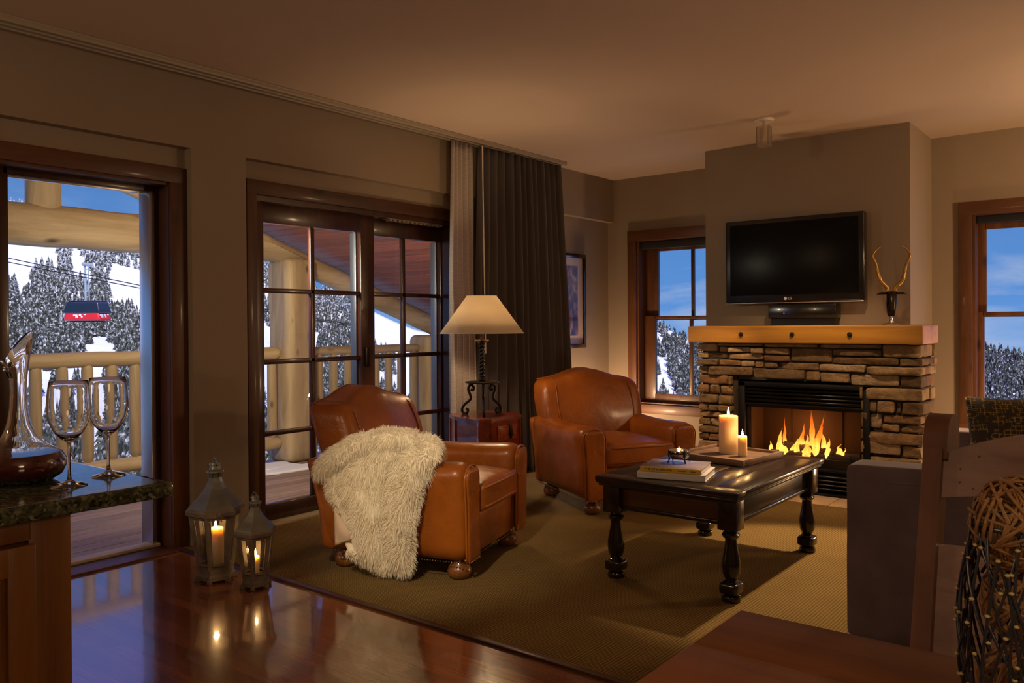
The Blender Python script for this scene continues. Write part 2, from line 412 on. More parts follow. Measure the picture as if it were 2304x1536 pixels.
# ---- door_1: pair of divided-light sliding doors
w = struct('door_1')
mb = MB(); mb.box(-.07, -.045, -4.277, -4.205, 0, 2.195, .004); mb.box(-.07, -.045, -2.36, -2.28, 0, 2.195, .004); mb.build('casing', M['trim'], w)
mb = MB(); mb.box(-.07, -.044, -4.277, -2.28, 2.105, 2.195, .004); mb.build('casing', M['trimy'], w)
mb = MB(); mb.box(-.28, -.07, -4.235, -4.195, 0, 2.12); mb.box(-.28, -.07, -2.37, -2.335, 0, 2.12); mb.build('jamb', M['door'], w)
mb = MB(); mb.box(-.28, -.07, -4.2, -2.36, 2.07, 2.12); mb.build('head_jamb', M['door'], w)
mb = MB(); mb.box(-.28, -.03, -4.2, -2.36, 0, .022, .003); mb.build('threshold', flat('pale door threshold', (.40, .33, .22), .5), w)
def door_leaf(y0, y1, gy0, gy1, mv, x0, x1):
    mb = MB(); t = .038; zt, zb = 1.945, .128
    mb.box(x0, x1, y0, gy0, .02, 2.075, .006); mb.box(x0, x1, gy1, y1, .02, 2.075, .006)
    mb.box(x0, x1, gy0-.01, gy1+.01, zt, 2.075, .006); mb.box(x0, x1, gy0-.01, gy1+.01, .02, zb, .006)
    mb.build('door_leaf', M['door'], w)
    mb = MB(); xm = (x0+x1)/2
    mb.box(xm-.016, xm+.016, mv-.018, mv+.018, zb, zt, .005)
    for z in (1.509, 1.046, .582): mb.box(xm-.016, xm+.016, gy0, gy1, z-.016, z+.016, .005)
    mb.build('muntins', M['door'], w)
    mb = MB(); mb.box(xm-.003, xm+.003, gy0, gy1, zb, zt); mb.build('pane', M['glass'], w, smooth=0)
    mb = MB(); mb.box(x0-.05, x0+.012, gy1-.016, gy1+.004, zb, zt, .002); mb.build('metal_strip', M['steel'], w)
door_leaf(-4.195, -3.155, -4.101, -3.286, -3.708, -.175, -.125)
door_leaf(-3.23, -2.37, -3.105, -2.385-.0, -2.79, -.235, -.185)
mb = MB(); mb.box(-.125, -.10, -3.255, -3.225, .98, 1.12, .008); mb.build('door_pull', M['iron'], w)
mb = MB()
for k in range(13): mb.box(-.15, -.10, -3.02+k*.045, -2.995+k*.045, 2.055, 2.066, .002)
mb.box(-.155, -.09, -3.05, -2.45, 2.066, 2.078)
mb.build('head_slats', M['track'], w)  # row of pale slats under the door head

# ---- far wall double-hung windows
def hung(name, x0, x1, gl0, gl1, mull, shade_top=2.0):
    w = struct(name)
    mb = MB(); mb.box(x0-.095, x0+.0, -.03, 0, .38, 2.20, .004); mb.box(x1, x1+.095, -.03, 0, .38, 2.20, .004); mb.build('casing', M['trim'], w)
    mb = MB(); mb.box(x0-.095, x1+.095, -.032, 0, 2.10, 2.205, .004); mb.box(x0-.095, x1+.095, -.032, 0, .385, .475, .004); mb.build('casing', M['trimx'], w)
    mb = MB(); mb.box(x0-.01, x0+.018, 0, .26, .45, 2.14); mb.box(x1-.018, x1+.01, 0, .26, .45, 2.14); mb.build('jamb', M['trim'], w)
    mb = MB(); mb.box(x0, x1, 0, .26, .45, .49); mb.box(x0, x1, 0, .26, 2.10, 2.14); mb.build('sill', M['trimx'], w)
    rail = 1.33; mb = MB()
    for (a, b, y, e) in ((rail-.02, 2.12, .165, .012), (.49, rail+.02, .125, .0)):
        g0 = gl0+e; zb = a+.035 if a > 1 else .575; zt = b-.12 if b > 2 else b-.03
        mb.box(x0+.018, g0, y-.018, y+.018, a, b, .003); mb.box(gl1-e, x1-.018, y-.018, y+.018, a, b, .003)
        mb.box(g0-.01, gl1-e+.01, y-.018, y+.018, a, zb, .003); mb.box(g0-.01, gl1-e+.01, y-.018, y+.018, zt, b, .003)
        for mx in mull: mb.box(mx-.017, mx+.017, y-.014, y+.014, zb-.01, zt+.01, .003)
    mb.build('sash', M['trim'], w)
    mb = MB(); mb.box(x0+.02, x1-.02, .05, .09, shade_top+.0, 2.10, .01); mb.build('roller_shade', M['shadecloth'], w)
    mb = MB(); mb.box(gl0, gl1, .163, .167, 1.33, 2.1); mb.box(gl0, gl1, .123, .127, .57, 1.33); mb.build('pane', M['glass'], w, smooth=0)
hung('window_2', .27, 1.50, .415, 1.36, (.80,), 2.02)
hung('window_3', 3.245, 4.45, 3.305, 4.39, (), 2.04)

# ---- curtain track on the ceiling
t = thing('curtain_track', 'pale twin-channel curtain track running along the ceiling above the left wall', 'curtain track')
mb = MB(); mb.box(.06, .19, -9.6, -1.11, H-.012, H, .003)
for x in (.062, .118, .174): mb.box(x, x+.014, -9.6, -1.11, H-.035, H-.006, .003)
mb.build('track_rail', M['track'], t)
# ---- curtains
def curtain(name, label, mat, y0, y1, x, amp, npl, by0, by1, bx, seed):
    rr = random.Random(seed); ph = [rr.uniform(.75, 1.25) for _ in range(npl+2)]; am = [rr.uniform(.6, 1.15) for _ in range(npl+2)]
    cum = [0]
    for i in range(npl): cum.append(cum[-1]+ph[i])
    tot = cum[-1]
    nu, nv = npl*10, 36
    def fn(u, v):
        s = u*tot; k = 0
        while k < npl-1 and cum[k+1] < s: k += 1
        f = (s-cum[k])/ph[k]
        z = .012+(H-.04-.012)*v
        e = (1-v)**.8
        y = (y0+(y1-y0)*u)*(1-e)+(by0+(by1-by0)*u)*e
        a = amp*am[k]*(.75+.45*(1-v))
        xx = x+(bx-x)*e + a*sin(2*PI*f)+.010*sin(5*v+3*s)*(1-v)
        y += .012*sin(4*PI*f)*(1-v)+.014*sin(2.2*v*PI+s*1.3)*(1-v)
        return (xx, y, z)
    mb = MB(); mb.grid(fn, nu, nv)
    o = mb.build(name, mat, smooth=180, solid=.004, fix=False)
    return tag(o, label, 'curtain')
curtain('sheer_curtain', 'ivory sheer curtain gathered beside the glazed doors', M['sheer'], -2.56, -2.31, .10, .034, 5, -2.58, -2.25, .07, 3)
curtain('drape', 'floor-length charcoal pleated drape behind the table lamp', M['drape'], -2.27, -1.13, .125, .062, 13, -2.31, -.90, .09, 5)
mb = MB(); mb.tube([(.185, -2.29, H-.05), (.19, -2.285, 1.9), (.192, -2.275, 1.05)], .005, 6)
tag(mb.build('curtain_wand', M['white']), 'thin pale curtain wand hanging between the sheer and the dark drape', 'curtain wand')

# ---- framed picture
t = thing('framed_picture', 'framed blue and purple abstract picture half hidden behind the dark drape', 'picture', (-.07, -.80, 1.5))
mb = MB()
for (a, b, c, d) in ((-.34, .34, .415, .455), (-.34, .34, -.455, -.415), (-.34, -.305, -.42, .42), (.305, .34, -.42, .42)):
    mb.box(0, .032, a, b, c, d, .004)
mb.build('frame', M['ebonyz'], t)
mb = MB(); mb.box(.0, .010, -.31, .31, -.42, .42); mb.build('mat_board', flat('picture mat', (.62, .46, .36), .8), t, smooth=0)
def art():
    m, nt, b = new_mat('abstract paint'); v = coords(nt, (1, 1.6, 1)); f = noise_n(nt, v, 5, 6, .6, 1.5)
    nt.links.new(ramp(nt, f, [(.32, (.02, .02, .09)), (.47, (.07, .035, .13)), (.55, (.25, .10, .10)), (.68, (.42, .33, .32))]), b.inputs['Base Color']); return m
mb = MB(); mb.box(.0, .012, -.22, .22, -.335, .335); mb.build('artwork', art(), t, smooth=0)
mb = MB(); mb.box(.016, .019, -.305, .305, -.415, .415); mb.build('glazing', M['glass'], t, smooth=0)

# ================================================================== FIREPLACE
fp = thing('fireplace', 'stacked ledgestone fireplace with a honey pine mantel and a black gas insert', 'fireplace', (2.3, -.72, 0))
def loc(mb): return Matrix.Translation((-2.3, .72, 0))
LM = Matrix.Translation((-2.3, .72, 0))
# stone layout, in metres on the front face (x from the left, z up)
SX0, SX1, FY = 1.47, 3.125, -1.15
def zx(px): return SX0+(px-100)/1890*(SX1-SX0)
rows = [(100,195,300,297),(300,195,725,247),(730,197,1185,252),(1190,200,1690,257),(1695,205,1985,322),
(300,250,400,302),(400,250,605,302),(610,255,730,312),(730,255,945,315),(950,256,1300,372),(1305,260,1690,318),
(100,300,200,358),(200,305,395,360),(398,305,715,364),(718,318,945,374),(1305,322,1818,385),(1822,326,1985,388),
(105,362,298,420),(300,366,510,420),(515,370,635,422),(638,372,715,426),(715,376,842,430),(845,376,1190,442),(1195,382,1570,448),(1575,390,1985,460),
(105,424,200,498),(205,424,618,430+75),(620,432,1072,525),(1076,446,1205,527),(1205,450,1442,535),(1446,456,1820,550),(1824,464,1985,555),
(105,502,395,587),(398,508,438,587),(105,590,208,674),(212,590,310,676),(312,596,438,680),(105,678,297,758),(300,682,438,765),(105,762,202,828),(205,768,300,830),(302,768,438,830),
(105,832,438,886),(105,890,212,960),(215,890,438,968),(105,964,300,1026),(303,970,438,1026),(105,1030,205,1090),(208,1030,438,1090),(105,1094,300,1168),(303,1094,438,1168),(105,1172,438,1240),(105,1244,250,1318),(253,1244,438,1318),(105,1322,438,1398),(105,1402,260,1478),(263,1402,438,1478),
(1525,556,1555,655),(1560,558,1985,658),(1530,660,1652,755),(1655,662,1790,758),(1794,670,1830,758),(1834,664,1985,765),(1528,760,1586,888),(1590,764,1688,886),(1692,770,1985,838),(1690,842,1820,906),(1824,842,1985,908),(1528,892,1556,974),(1560,910,1985,1002),(1690,888,1820,908),
(1528,978,1830,1088),(1834,1006,1985,1100),(1528,1092,1560,1166),(1564,1104,1985,1166),(1528,1170,1750,1240),(1754,1170,1985,1240),(1528,1244,1985,1318),(1528,1322,1700,1398),(1704,1322,1985,1398),(1528,1402,1985,1478)]
def pz(py): return 1.145-(py-190)/1290*1.145
rs = random.Random(11)
st = MB()
def stone(x0, x1, y0, y1, z0, z1):
    n = 6 if max(x1-x0, y1-y0) > .12 else 4
    h = ((x1-x0)/2, (y1-y0)/2, (z1-z0)/2); c = Vector(((x0+x1)/2, (y0+y1)/2, (z0+z1)/2))
    se = rs.uniform(0, 99); r = min(.012, h[0]*.45, h[2]*.45)
    def f(p):
        q = p*11+Vector((se, se, 0)); k = p*34
        return p+Vector((noise.noise(q)*.005, noise.noise(q+Vector((7, 0, 0)))*.024+noise.noise(k)*.010, noise.noise(q+Vector((0, 9, 0)))*.004))
    st.rcube(h, r, f, n, c, LM)
cor = set()
for (a, b, c_, d) in rows:
    x0, x1 = zx(a)+.004, zx(c_)-.004 if c_ < 1980 else SX1
    z1, z0 = min(1.118, pz(b)-.003), max(.0, pz(d)+.004)
    if z1-z0 < .012: continue
    pr_ = rs.uniform(-.02, .026)
    back = FY+.09
    if c_ >= 1980:
        back = FY+rs.choice((.12, .2, .3)); x1 += rs.uniform(-.012, .016); cor.add((z0, z1, back))
    stone(x0, x1, FY-pr_, back, z0, z1)
# right return: fill behind the corner stones up to the chimney breast
for (z0, z1, bk) in cor:
    y = bk+.004
    while y < -.725:
        L = min(rs.uniform(.1, .24), -.722-y)
        if L < .05 : L = -.722-y
        if L < .02: break
        stone(SX1-.09, SX1+rs.uniform(-.012, .014), y, y+L-.004, z0, z1); y += L
# left return
z = 0
while z < 1.11:
    hh = min(rs.uniform(.055, .09), 1.118-z); y = FY+.094
    while y < -.725:
        L = min(rs.uniform(.1, .26), -.722-y); 
        if L < .02: break
        stone(SX0+rs.uniform(-.01, .01), SX0+.08, y, y+L-.004, z+.002, z+hh-.003); y += L
    z += hh
st.build('stone_surround', M['stone'], fp, smooth=50)
mb = MB(); mb.box(1.50, 1.80, FY+.03, -.722, 0, 1.118, mat=LM); mb.box(2.80, 3.09, FY+.03, -.722, 0, 1.118, mat=LM); mb.box(1.79, 2.81, FY+.03, -.722, .84, 1.118, mat=LM)
mb.build('joint_backing', M['mortar'], fp, smooth=0)
# mantel
def wob(p): return p+Vector((0, noise.noise(p*2.2)*.006, noise.noise(p*2.2+Vector((5, 0, 0)))*.005))
mb = MB(); mb.rcube((.862, .245, .066), .008, wob, 14, (2.278, -.965, 1.189), LM)
mt = mb.build('mantel_shelf', M['mantel'], fp, smooth=40)
for x in (1.86, 2.255, 2.665):
    mb = MB(); mb.lathe([(.0, -.016), (.013, -.014), (.017, -.006), (.017, .004)], (0, 0, 0), 10, 0, LM @ Matrix.Translation((x, -1.212, 1.19)) @ Matrix.Rotation(PI/2, 4, 'X') @ Matrix.Scale(-1, 4, (0, 0, 1)))
    mb.build('bolt', M['iron'], mt)
# insert
ix0, ix1, iy = 1.815, 2.785, -1.165
ins = MB()
ins.box(ix0, ix0+.055, iy, -.80, 0, .825, .003, mat=LM); ins.box(ix1-.045, ix1, iy, -.80, 0, .825, .003, mat=LM)
ins.box(ix0, ix1, iy, -.80, .79, .825, .003, mat=LM); ins.box(ix0+.05, ix1-.04, iy+.02, -.80, .645, .665, .002, mat=LM)
ins.box(ix0+.05, ix1-.04, iy+.0, -.80, .0, .03, .002, mat=LM); ins.box(ix0+.05, ix1-.04, iy+.015, -.80, .185, .205, .002, mat=LM)
ins.box(ix0+.05, ix1-.04, iy+.08, -.80, .66, .80, mat=LM)
ins.box(ix0+.05, ix1-.04, iy+.09, -.80, .03, .185, mat=LM)
ins_o = ins.build('firebox_frame', M['black'], fp)
for zz in (.685, .712, .739, .766, .15, .12, .09, .06):
    mb = MB(); mb.box(-.435, .435, -.004, .03, -.008, .006, .003, mat=Matrix.Translation((0, 0, 0)))
    o = mb.build('louvre_slat', flat('satin black slat', (.02, .02, .022), .25, .8) if zz == .685 else bpy.data.materials['satin black slat'], fp, loc=(2.3-2.3, iy+.72+.012, zz)); o.rotation_euler = (.5, 0, 0)
mb = MB(); mb.box(ix0+.04, ix1-.03, -.80, -.79, .1, .7, mat=LM)
mb.box(ix0+.04, ix0+.06, -1.05, -.79, .15, .7, mat=LM); mb.box(ix1-.05, ix1-.03, -1.05, -.79, .15, .7, mat=LM)
for x in (2.12, 2.49): mb.box(x-.006, x+.006, -.812, -.8, .2, .64, mat=LM)
mb.build('firebox_lining', M['fireback'], fp, smooth=0)
mb = MB(); mb.box(ix0+.06, ix1-.05, iy+.03, iy+.045, .63, .648, mat=LM); mb.box(ix0+.06, ix0+.075, iy+.03, iy+.045, .205, .64, mat=LM); mb.box(ix1-.065, ix1-.05, iy+.03, iy+.045, .205, .64, mat=LM)
mb.build('door_frame', M['bezel'], fp)
mb = MB(); mb.box(ix0+.07, ix1-.06, iy+.036, iy+.04, .205, .64, mat=LM); mb.build('glass_door', M['glass'], fp, smooth=0)
mb = MB(); mb.box(ix0+.06, ix1-.05, -1.10, -.80, .195, .21, mat=LM)
for k in range(12): mb.box(2.02+k*.055, 2.03+k*.055, -1.10, -.84, .21, .235, mat=LM)
mb.box(2.0, 2.68, -1.105, -1.095, .21, .27, mat=LM)
mb.build('grate', M['iron'], fp)
for (xa, ya, za, xb, yb, zb, r) in ((1.98, -.90, .27, 2.66, -.93, .27, .042), (2.02, -1.02, .265, 2.60, -.99, .265, .036), (2.1, -.95, .33, 2.5, -1.0, .30, .03)):
    a = Vector((xa, ya, za)); b = Vector((xb, yb, zb)); n_ = 14
    pts = [a.lerp(b, k/n_)+Vector((0, noise.noise(Vector((k*.6, za*30, 0)))*.01, noise.noise(Vector((k*.5, 3, xa)))*.01)) for k in range(n_+1)]
    mb = MB(); mb.tube(pts, [r*(1+.12*noise.noise(Vector((k*.9, ya*9, 1)))) for k in range(n_+1)], 10, LM); mb.build('fire_log', M['bark'], fp, smooth=60)
# flames
def flame_mat():
    m = bpy.data.materials.new('log flames'); m.use_nodes = True; nt = m.node_tree; nt.nodes.clear()
    g = nt.nodes.new('ShaderNodeTexCoord'); sp = nt.nodes.new('ShaderNodeSeparateXYZ'); nt.links.new(g.outputs['Object'], sp.inputs[0])
    n = noise_n(nt, coords(nt, (9, 9, 3.2)), 1.0, 4, .6, 1.5)
    ad = nt.nodes.new('ShaderNodeMath'); ad.operation = 'MULTIPLY_ADD'; ad.inputs[1].default_value = .28
    nt.links.new(n, ad.inputs[0]); nt.links.new(sp.outputs['Z'], ad.inputs[2])
    c = ramp(nt, maprange(nt, ad.outputs[0], .3, .78), [(0, (1, .62, .17)), (.25, (1, .42, .06)), (.55, (1, .17, .012)), (1, (.6, .05, .004))])
    e = nt.nodes.new('ShaderNodeEmission'); nt.links.new(c, e.inputs[0])
    nt.links.new(maprange(nt, ad.outputs[0], .34, .74, 4.2, .7), e.inputs[1])
    t = nt.nodes.new('ShaderNodeBsdfTransparent'); mx = nt.nodes.new('ShaderNodeMixShader'); o = nt.nodes.new('ShaderNodeOutputMaterial')
    nt.links.new(maprange(nt, ad.outputs[0], .35, .85, .85, .25), mx.inputs[0])
    nt.links.new(t.outputs[0], mx.inputs[1]); nt.links.new(e.outputs[0], mx.inputs[2]); nt.links.new(mx.outputs[0], o.inputs[0]); return m
FM = flame_mat()
rf = random.Random(4)
for (x, zb, h, w_, lean, y) in ((2.06, .27, .19, .042, .02, -.97), (2.10, .27, .27, .030, -.01, -.93), (2.155, .28, .15, .028, .09, -.98), (2.20, .26, .13, .045, .03, -1.0), (2.235, .27, .24, .036, .015, -.95), (2.285, .26, .17, .05, .0, -.98),
        (2.315, .28, .36, .045, -.01, -.95), (2.335, .3, .29, .032, .06, -.92), (2.36, .27, .19, .06, .01, -1.0), (2.41, .27, .22, .04, -.02, -.96), (2.44, .26, .16, .04, .02, -1.01), (2.50, .26, .11, .03, .03, -.97), (2.54, .26, .09, .022, .02, -.99), (2.02, .26, .1, .03, -.02, -1.0), (2.12, .26, .09, .05, 0, -1.02), (2.3, .26, .10, .08, 0, -1.02)):
    n_ = 14; pts = []; rd = []; s = rf.uniform(0, 50)
    for k in range(n_+1):
        t_ = k/n_; pts.append((x+lean*t_+.028*t_*noise.noise(Vector((t_*3.2, s, 0))), y+.02*noise.noise(Vector((t_*3, s, 5))), zb+h*t_))
        rd.append(w_*max(.03, (sin(PI*min(1, t_*.8+.22))**.9)*(1-t_)**.45*(1+.35*noise.noise(Vector((t_*5, s, 9))))))
    mb = MB(); mb.tube(pts, rd, 12, LM, .5); mb.build('flame', FM, fp, smooth=180)
light('fire_light', 'POINT', (2.28, -.98, .42), 5, (1, .42, .10), .12)
# hearth tiles flush with the floor
h_ = MB()
for i in range(6):
    for j in range(1): h_.box(1.50+i*.272, 1.50+i*.272+.266, -1.47, -1.175, 0.0, .014, .003)
tag(h_.build('hearth_slab', M['hearth']), 'row of tan hearth tiles set in the floor before the fire', 'hearth')

# ---- television and box
t = thing('television', 'black flat-screen television hung above the mantel', 'television', (2.12, -.72, 1.772))
mb = MB(); mb.box(-.545, .545, -.115, -.04, -.335, .335, .012, 3); mb.build('housing', M['bezel'], t)
mb = MB(); mb.box(-.505, .505, -.117, -.11, -.275, .30, .001); mb.build('screen', M['screen'], t)
mb = MB(); mb.box(-.54, .54, -.122, -.108, -.341, -.334, .003); mb.build('chrome_strip', M['alu'], t)
mb = MB(); mb.box(-.2, .2, -.05, -.003, -.15, .15); mb.build('wall_bracket', M['black'], t)
def text(name, s, size, m, parent, matrix, extr=.0008, bold=0, sx=1):
    cu = bpy.data.curves.new(name, 'FONT'); cu.body = s; cu.size = size; cu.extrude = extr; cu.offset = bold; cu.align_x = 'CENTER'; cu.align_y = 'CENTER'
    o = bpy.data.objects.new(name, cu); me = bpy.data.meshes.new_from_object(o); bpy.data.objects.remove(o)
    me.materials.append(m); o = bpy.data.objects.new(name, me); C.objects.link(o); o.parent = parent; o.matrix_local = matrix @ Matrix.Diagonal((sx, 1, 1, 1)); return o
ml = flat('silver logo', (.7, .7, .7), .3, .3)
text('logo_lettering', 'LG', .026, ml, t, Matrix.Translation((-.012, -.118, -.305)) @ Matrix.Rotation(PI/2, 4, 'X'), bold=.0006)
mb = MB(); mb.lathe([(.0001, 0), (.0125, 0), (.0125, .002), (.0001, .002)], (0,0,0), 20, 0, Matrix.Translation((-.048, -.116, -.305)) @ Matrix.Rotation(PI/2, 4, 'X'), close=False)
mb.build('logo_badge', ml, t)
t = thing('media_box', 'small black media box with a blue light under the television', 'media box', (2.20, -.72, 1.255))
mb = MB(); mb.box(-.262, .262, -.13, 0, .055, .165, .006); mb.build('case', M['bezel'], t)
mb = MB(); mb.box(-.25, .25, -.1, 0, .0, .056); mb.build('bracket', M['black'], t)
mb = MB(); mb.sphere((-.135, -.132, .095), .006); mb.build('indicator_light', emis('blue indicator', (.04, .05, 1), 1.2), t)

# ---- antelope head sculpture
t = thing('antelope_sculpture', 'dark antelope head sculpture with gilded spiral horns standing on the mantel', 'sculpture', (2.885, -.97, 1.257), rz=.35)
mb = MB(); mb.lathe([(.062, 0), (.064, .006), (.045, .012), (.02, .016), (.012, .03), (.011, .052), (.018, .06)], (0,0,0), 20); mb.build('base', M['alu'], t)
mb = MB()
mb.tube([(0, .012, .05), (0, .014, .09), (0, .016, .14), (0, .014, .19), (0, .008, .225), (0, .004, .243)], [.022, .030, .033, .034, .028, .012], 14)
mb.tube([(0, .02, .225), (0, -.0, .215), (0, -.024, .19), (0, -.042, .15), (0, -.052, .11), (0, -.058, .085), (0, -.058, .074)], [.022, .036, .036, .030, .024, .021, .010], 14)
mb.build('head', M['sculpt'], t, smooth=180, sub=1)
for s in (-1, 1):
    mb = MB(); mb.tube([(s*.025, 0, .222), (s*.05, .0, .226), (s*.078, 0, .224), (s*.098, 0, .218)], [.008, .019, .016, .003], 10, flatz=.5)
    mb.build('ear', M['sculpt'], t, smooth=180)
    pts = []; rd = []; 
    ctrl = [(.018, .235), (.03, .265), (.072, .31), (.078, .36), (.092, .40), (.112, .45), (.118, .49), (.098, .535), (.075, .565)]
    for k in range(len(ctrl)*4-3):
        u = k/4; i = min(int(u), len(ctrl)-2); f = u-i; p0 = ctrl[max(0, i-1)]; p1 = ctrl[i]; p2 = ctrl[i+1]; p3 = ctrl[min(len(ctrl)-1, i+2)]
        cr = [.5*(2*p1[j]+(p2[j]-p0[j])*f+(2*p0[j]-5*p1[j]+4*p2[j]-p3[j])*f*f+(3*p1[j]-p0[j]-3*p2[j]+p3[j])*f**3) for j in (0, 1)]
        q = k/(len(ctrl)*4-4); sp = .010*sin(q*PI*5)
        pts.append((s*(cr[0]+.006*cos(q*PI*5)), sp, cr[1])); rd.append((.013*(1-q)**.7+.0025)*(1+.13*sin(k*2.1)))
    mb = MB(); mb.tube(pts, rd, 9); mb.build('horn', M['horn'], t, smooth=180)

# ---- ceiling spotlight
t = thing('ceiling_spotlight', 'small white spotlight with a square glass baffle on the ceiling before the chimney', 'ceiling light', (2.16, -1.49, 2.74))
mb = MB(); mb.lathe([(.0, -.018), (.06, -.018), (.068, -.010), (.068, -.001)], (0,0,0), 28); mb.build('canopy', M['white'], t)
mb = MB(); mb.tube([(0, 0, -.015), (0, 0, -.06)], .010); mb.build('stem', M['alu'], t)
mb = MB(); mb.lathe([(.022, -.15), (.027, -.14), (.027, -.07), (.016, -.055)], (0,0,0), 18); mb.build('lamp_body', M['white'], t)
mb = MB(); mb.box(-.042, .042, -.004, 0, -.195, -.055, mat=Matrix.Translation((0, -.036, 0))); mb.box(-.042, .042, 0, .004, -.195, -.055, mat=Matrix.Translation((0, .036, 0)))
mb.box(-.044, -.040, -.036, .036, -.195, -.055); mb.box(.040, .044, -.036, .036, -.195, -.055); mb.build('glass_baffle', solid_glass('frosted baffle', (.95, .9, .85), 1.3, .35), t, smooth=0)

# ================================================================== EXTERIOR
def nlog(mb, p0, p1, r, seed=0, n=18, taper=0, amp=.05):
    a = Vector(p0); b = Vector(p1); m = max(6, int((b-a).length/.12))
    pts = [a.lerp(b, k/m)+Vector((noise.noise(Vector((k*.35, seed, 0)))*.012, noise.noise(Vector((k*.35, seed, 7)))*.012, noise.noise(Vector((k*.35, seed, 3)))*.010)) for k in range(m+1)]
    rd = [r*(1-taper*k/m)*(1+amp*noise.noise(Vector((k*.5, seed, 5)))) for k in range(m+1)]
    rd[0] *= .86; rd[-1] *= .86; pts.insert(1, pts[0].lerp(pts[1], .3)); rd.insert(1, r); pts.insert(-1, pts[-1].lerp(pts[-2], .3)); rd.insert(-1, rd[-2])
    mb.tube(pts, rd, n)
DZ = -.06
def deck_mat():
    m, nt, b = new_mat('weathered deck planks')
    w = noise_n(nt, coords(nt, (22, 1.2, 22)), 1.4, 7, .6, .8)
    g = nt.nodes.new('ShaderNodeNewGeometry')
    c = mixc(nt, .5, ramp(nt, w, [(.3, (.16, .10, .07)), (.7, (.36, .26, .21))]), ramp(nt, g.outputs['Random Per Island'], [(0, (.6, .55, .5)), (1, (1.25, 1.2, 1.2))]), 'MULTIPLY')
    nt.links.new(c, b.inputs['Base Color']); setp(b, Roughness=.55); bump(nt, b, w, .2, .004); return m
mb = MB()
for k in range(17): mb.box(-2.62+k*.14, -2.62+k*.14+.132, -9.5, 1.2, DZ-.03, DZ+rs.uniform(-.001, .001), .004, 1)
mb.build('deck', deck_mat(), kind='structure')
sm = M['snow']
for (x, y, a, b, lb) in ((-2.2, -2.85, .16, .50, 'thin snow patch on the deck at the foot of the log post'), (-1.95, -2.55, .10, .42, 'narrow streak of snow on the deck boards nearer the glazed doors')):
    mb = MB(); mb.rcube((a, b, .012), .011, lambda p: p+Vector((.05*noise.noise(p*7), .05*noise.noise(p*7+Vector((4, 0, 0))), 0)), 12, (0, 0, .010))
    tag(mb.build('snow_patch', sm, loc=(x, y, DZ)), lb, 'snow')
# log posts, beam, rafter
def post(y, zt, wd, lb, lean=0):
    mb = MB()
    def f(p): return p+Vector((noise.noise(p*1.8)*.02, noise.noise(p*1.8+Vector((0, 3, 0)))*.02, 0))
    mb.rcube((wd/2, wd/2, zt/2), .07, f, 16, (0, 0, zt/2))
    tag(mb.build('log_post', M['logz'], loc=(-2.4, y, DZ)), lb, 'log post')
post(-2.178, 2.0, .36, 'thick knotty log post on the deck behind the left door leaf')
post(-.24, 1.22, .36, 'log post on the deck seen through the right edge of the glazed doors')
mb = MB(); nlog(mb, (-2.4, -9.0, 2.075), (-2.4, -2.05, 2.065), .165, 2, 24)
truss = thing('log_truss', 'log truss over the deck: heavy horizontal beam, short upright and sloping rafter', 'log truss', (-2.4, -4.5, 2.07))
for i_, v_ in enumerate(mb.v): mb.v[i_] = (v_[0]+2.4, v_[1]+4.5, min(v_[2], 1.86-.332*(v_[1]+1.905))-2.07)
mb.build('tie_beam', M['log'], truss, smooth=60)
mb = MB(); nlog(mb, (-2.4, -4.50, 2.19), (-2.4, -4.50, 3.1), .125, 9, 20)
for i_, v_ in enumerate(mb.v): mb.v[i_] = (v_[0]+2.4, v_[1]+4.5, v_[2]-2.07)
mb.build('king_post', M['logz'], truss, smooth=60)
mb = MB(); nlog(mb, (-2.4, -4.45, 2.712), (-2.4, .02, 1.205), .108, 4, 22)
for i_, v_ in enumerate(mb.v): mb.v[i_] = (v_[0]+2.4, v_[1]+4.5, v_[2]-2.07)
mb.build('rafter', M['log'], truss, smooth=60)
# porch roof: reddish boards running across the slope, ridge at y=-4.5
def soffit_mat():
    m, nt, b = new_mat('reddish soffit boards')
    g = nt.nodes.new('ShaderNodeNewGeometry'); w = noise_n(nt, coords(nt, (1, 16, 16)), 1.3, 6, .6, .6)
    c = mixc(nt, .5, ramp(nt, w, [(.3, (.16, .045, .022)), (.7, (.34, .11, .055))]), ramp(nt, g.outputs['Random Per Island'], [(0, (.65, .6, .6)), (1, (1.2, 1.15, 1.1))]), 'MULTIPLY')
    nt.links.new(c, b.inputs['Base Color']); setp(b, Roughness=.6); return m
SOF = soffit_mat()
rt = thing('porch_roof', 'sloping porch roof lined with reddish tongue-and-groove boards', 'porch roof', (-1.6, -4.5, 2.97))
mb = MB(); sl = math.atan(.343)
n_ = 0
for sgn in (1, -1):
    Rm = Matrix.Rotation(-sl*sgn, 4, 'X')
    k = 0
    while k*.115 < (4.75 if sgn == 1 else 3.0):
        a = k*.115; y0, y1 = (a, a+.109) if sgn == 1 else (-a-.109, -a)
        mb.box(-1.38, 1.5-.2, y0, y1, -.012, .006, .003, 1, mat=Rm); k += 1
mb.build('soffit_boards', SOF, rt)
mb = MB()
for sgn in (1, -1):
    Rm = Matrix.Rotation(-sl*sgn, 4, 'X'); L = 4.75 if sgn == 1 else 3.0
    mb.box(-1.40, 1.5, 0 if sgn == 1 else -L, L if sgn == 1 else 0, .01, .14, mat=Rm)
mb.build('roof_deck', M['snow'], rt, smooth=0)
mb = MB()
for sgn in (1, -1):
    Rm = Matrix.Rotation(-sl*sgn, 4, 'X'); L = 4.78 if sgn == 1 else 3.0
    mb.box(-1.42, -1.385, 0 if sgn == 1 else -L, L if sgn == 1 else 0, -.02, .17, .003, mat=Rm)
mb.build('fascia', SOF, rt)
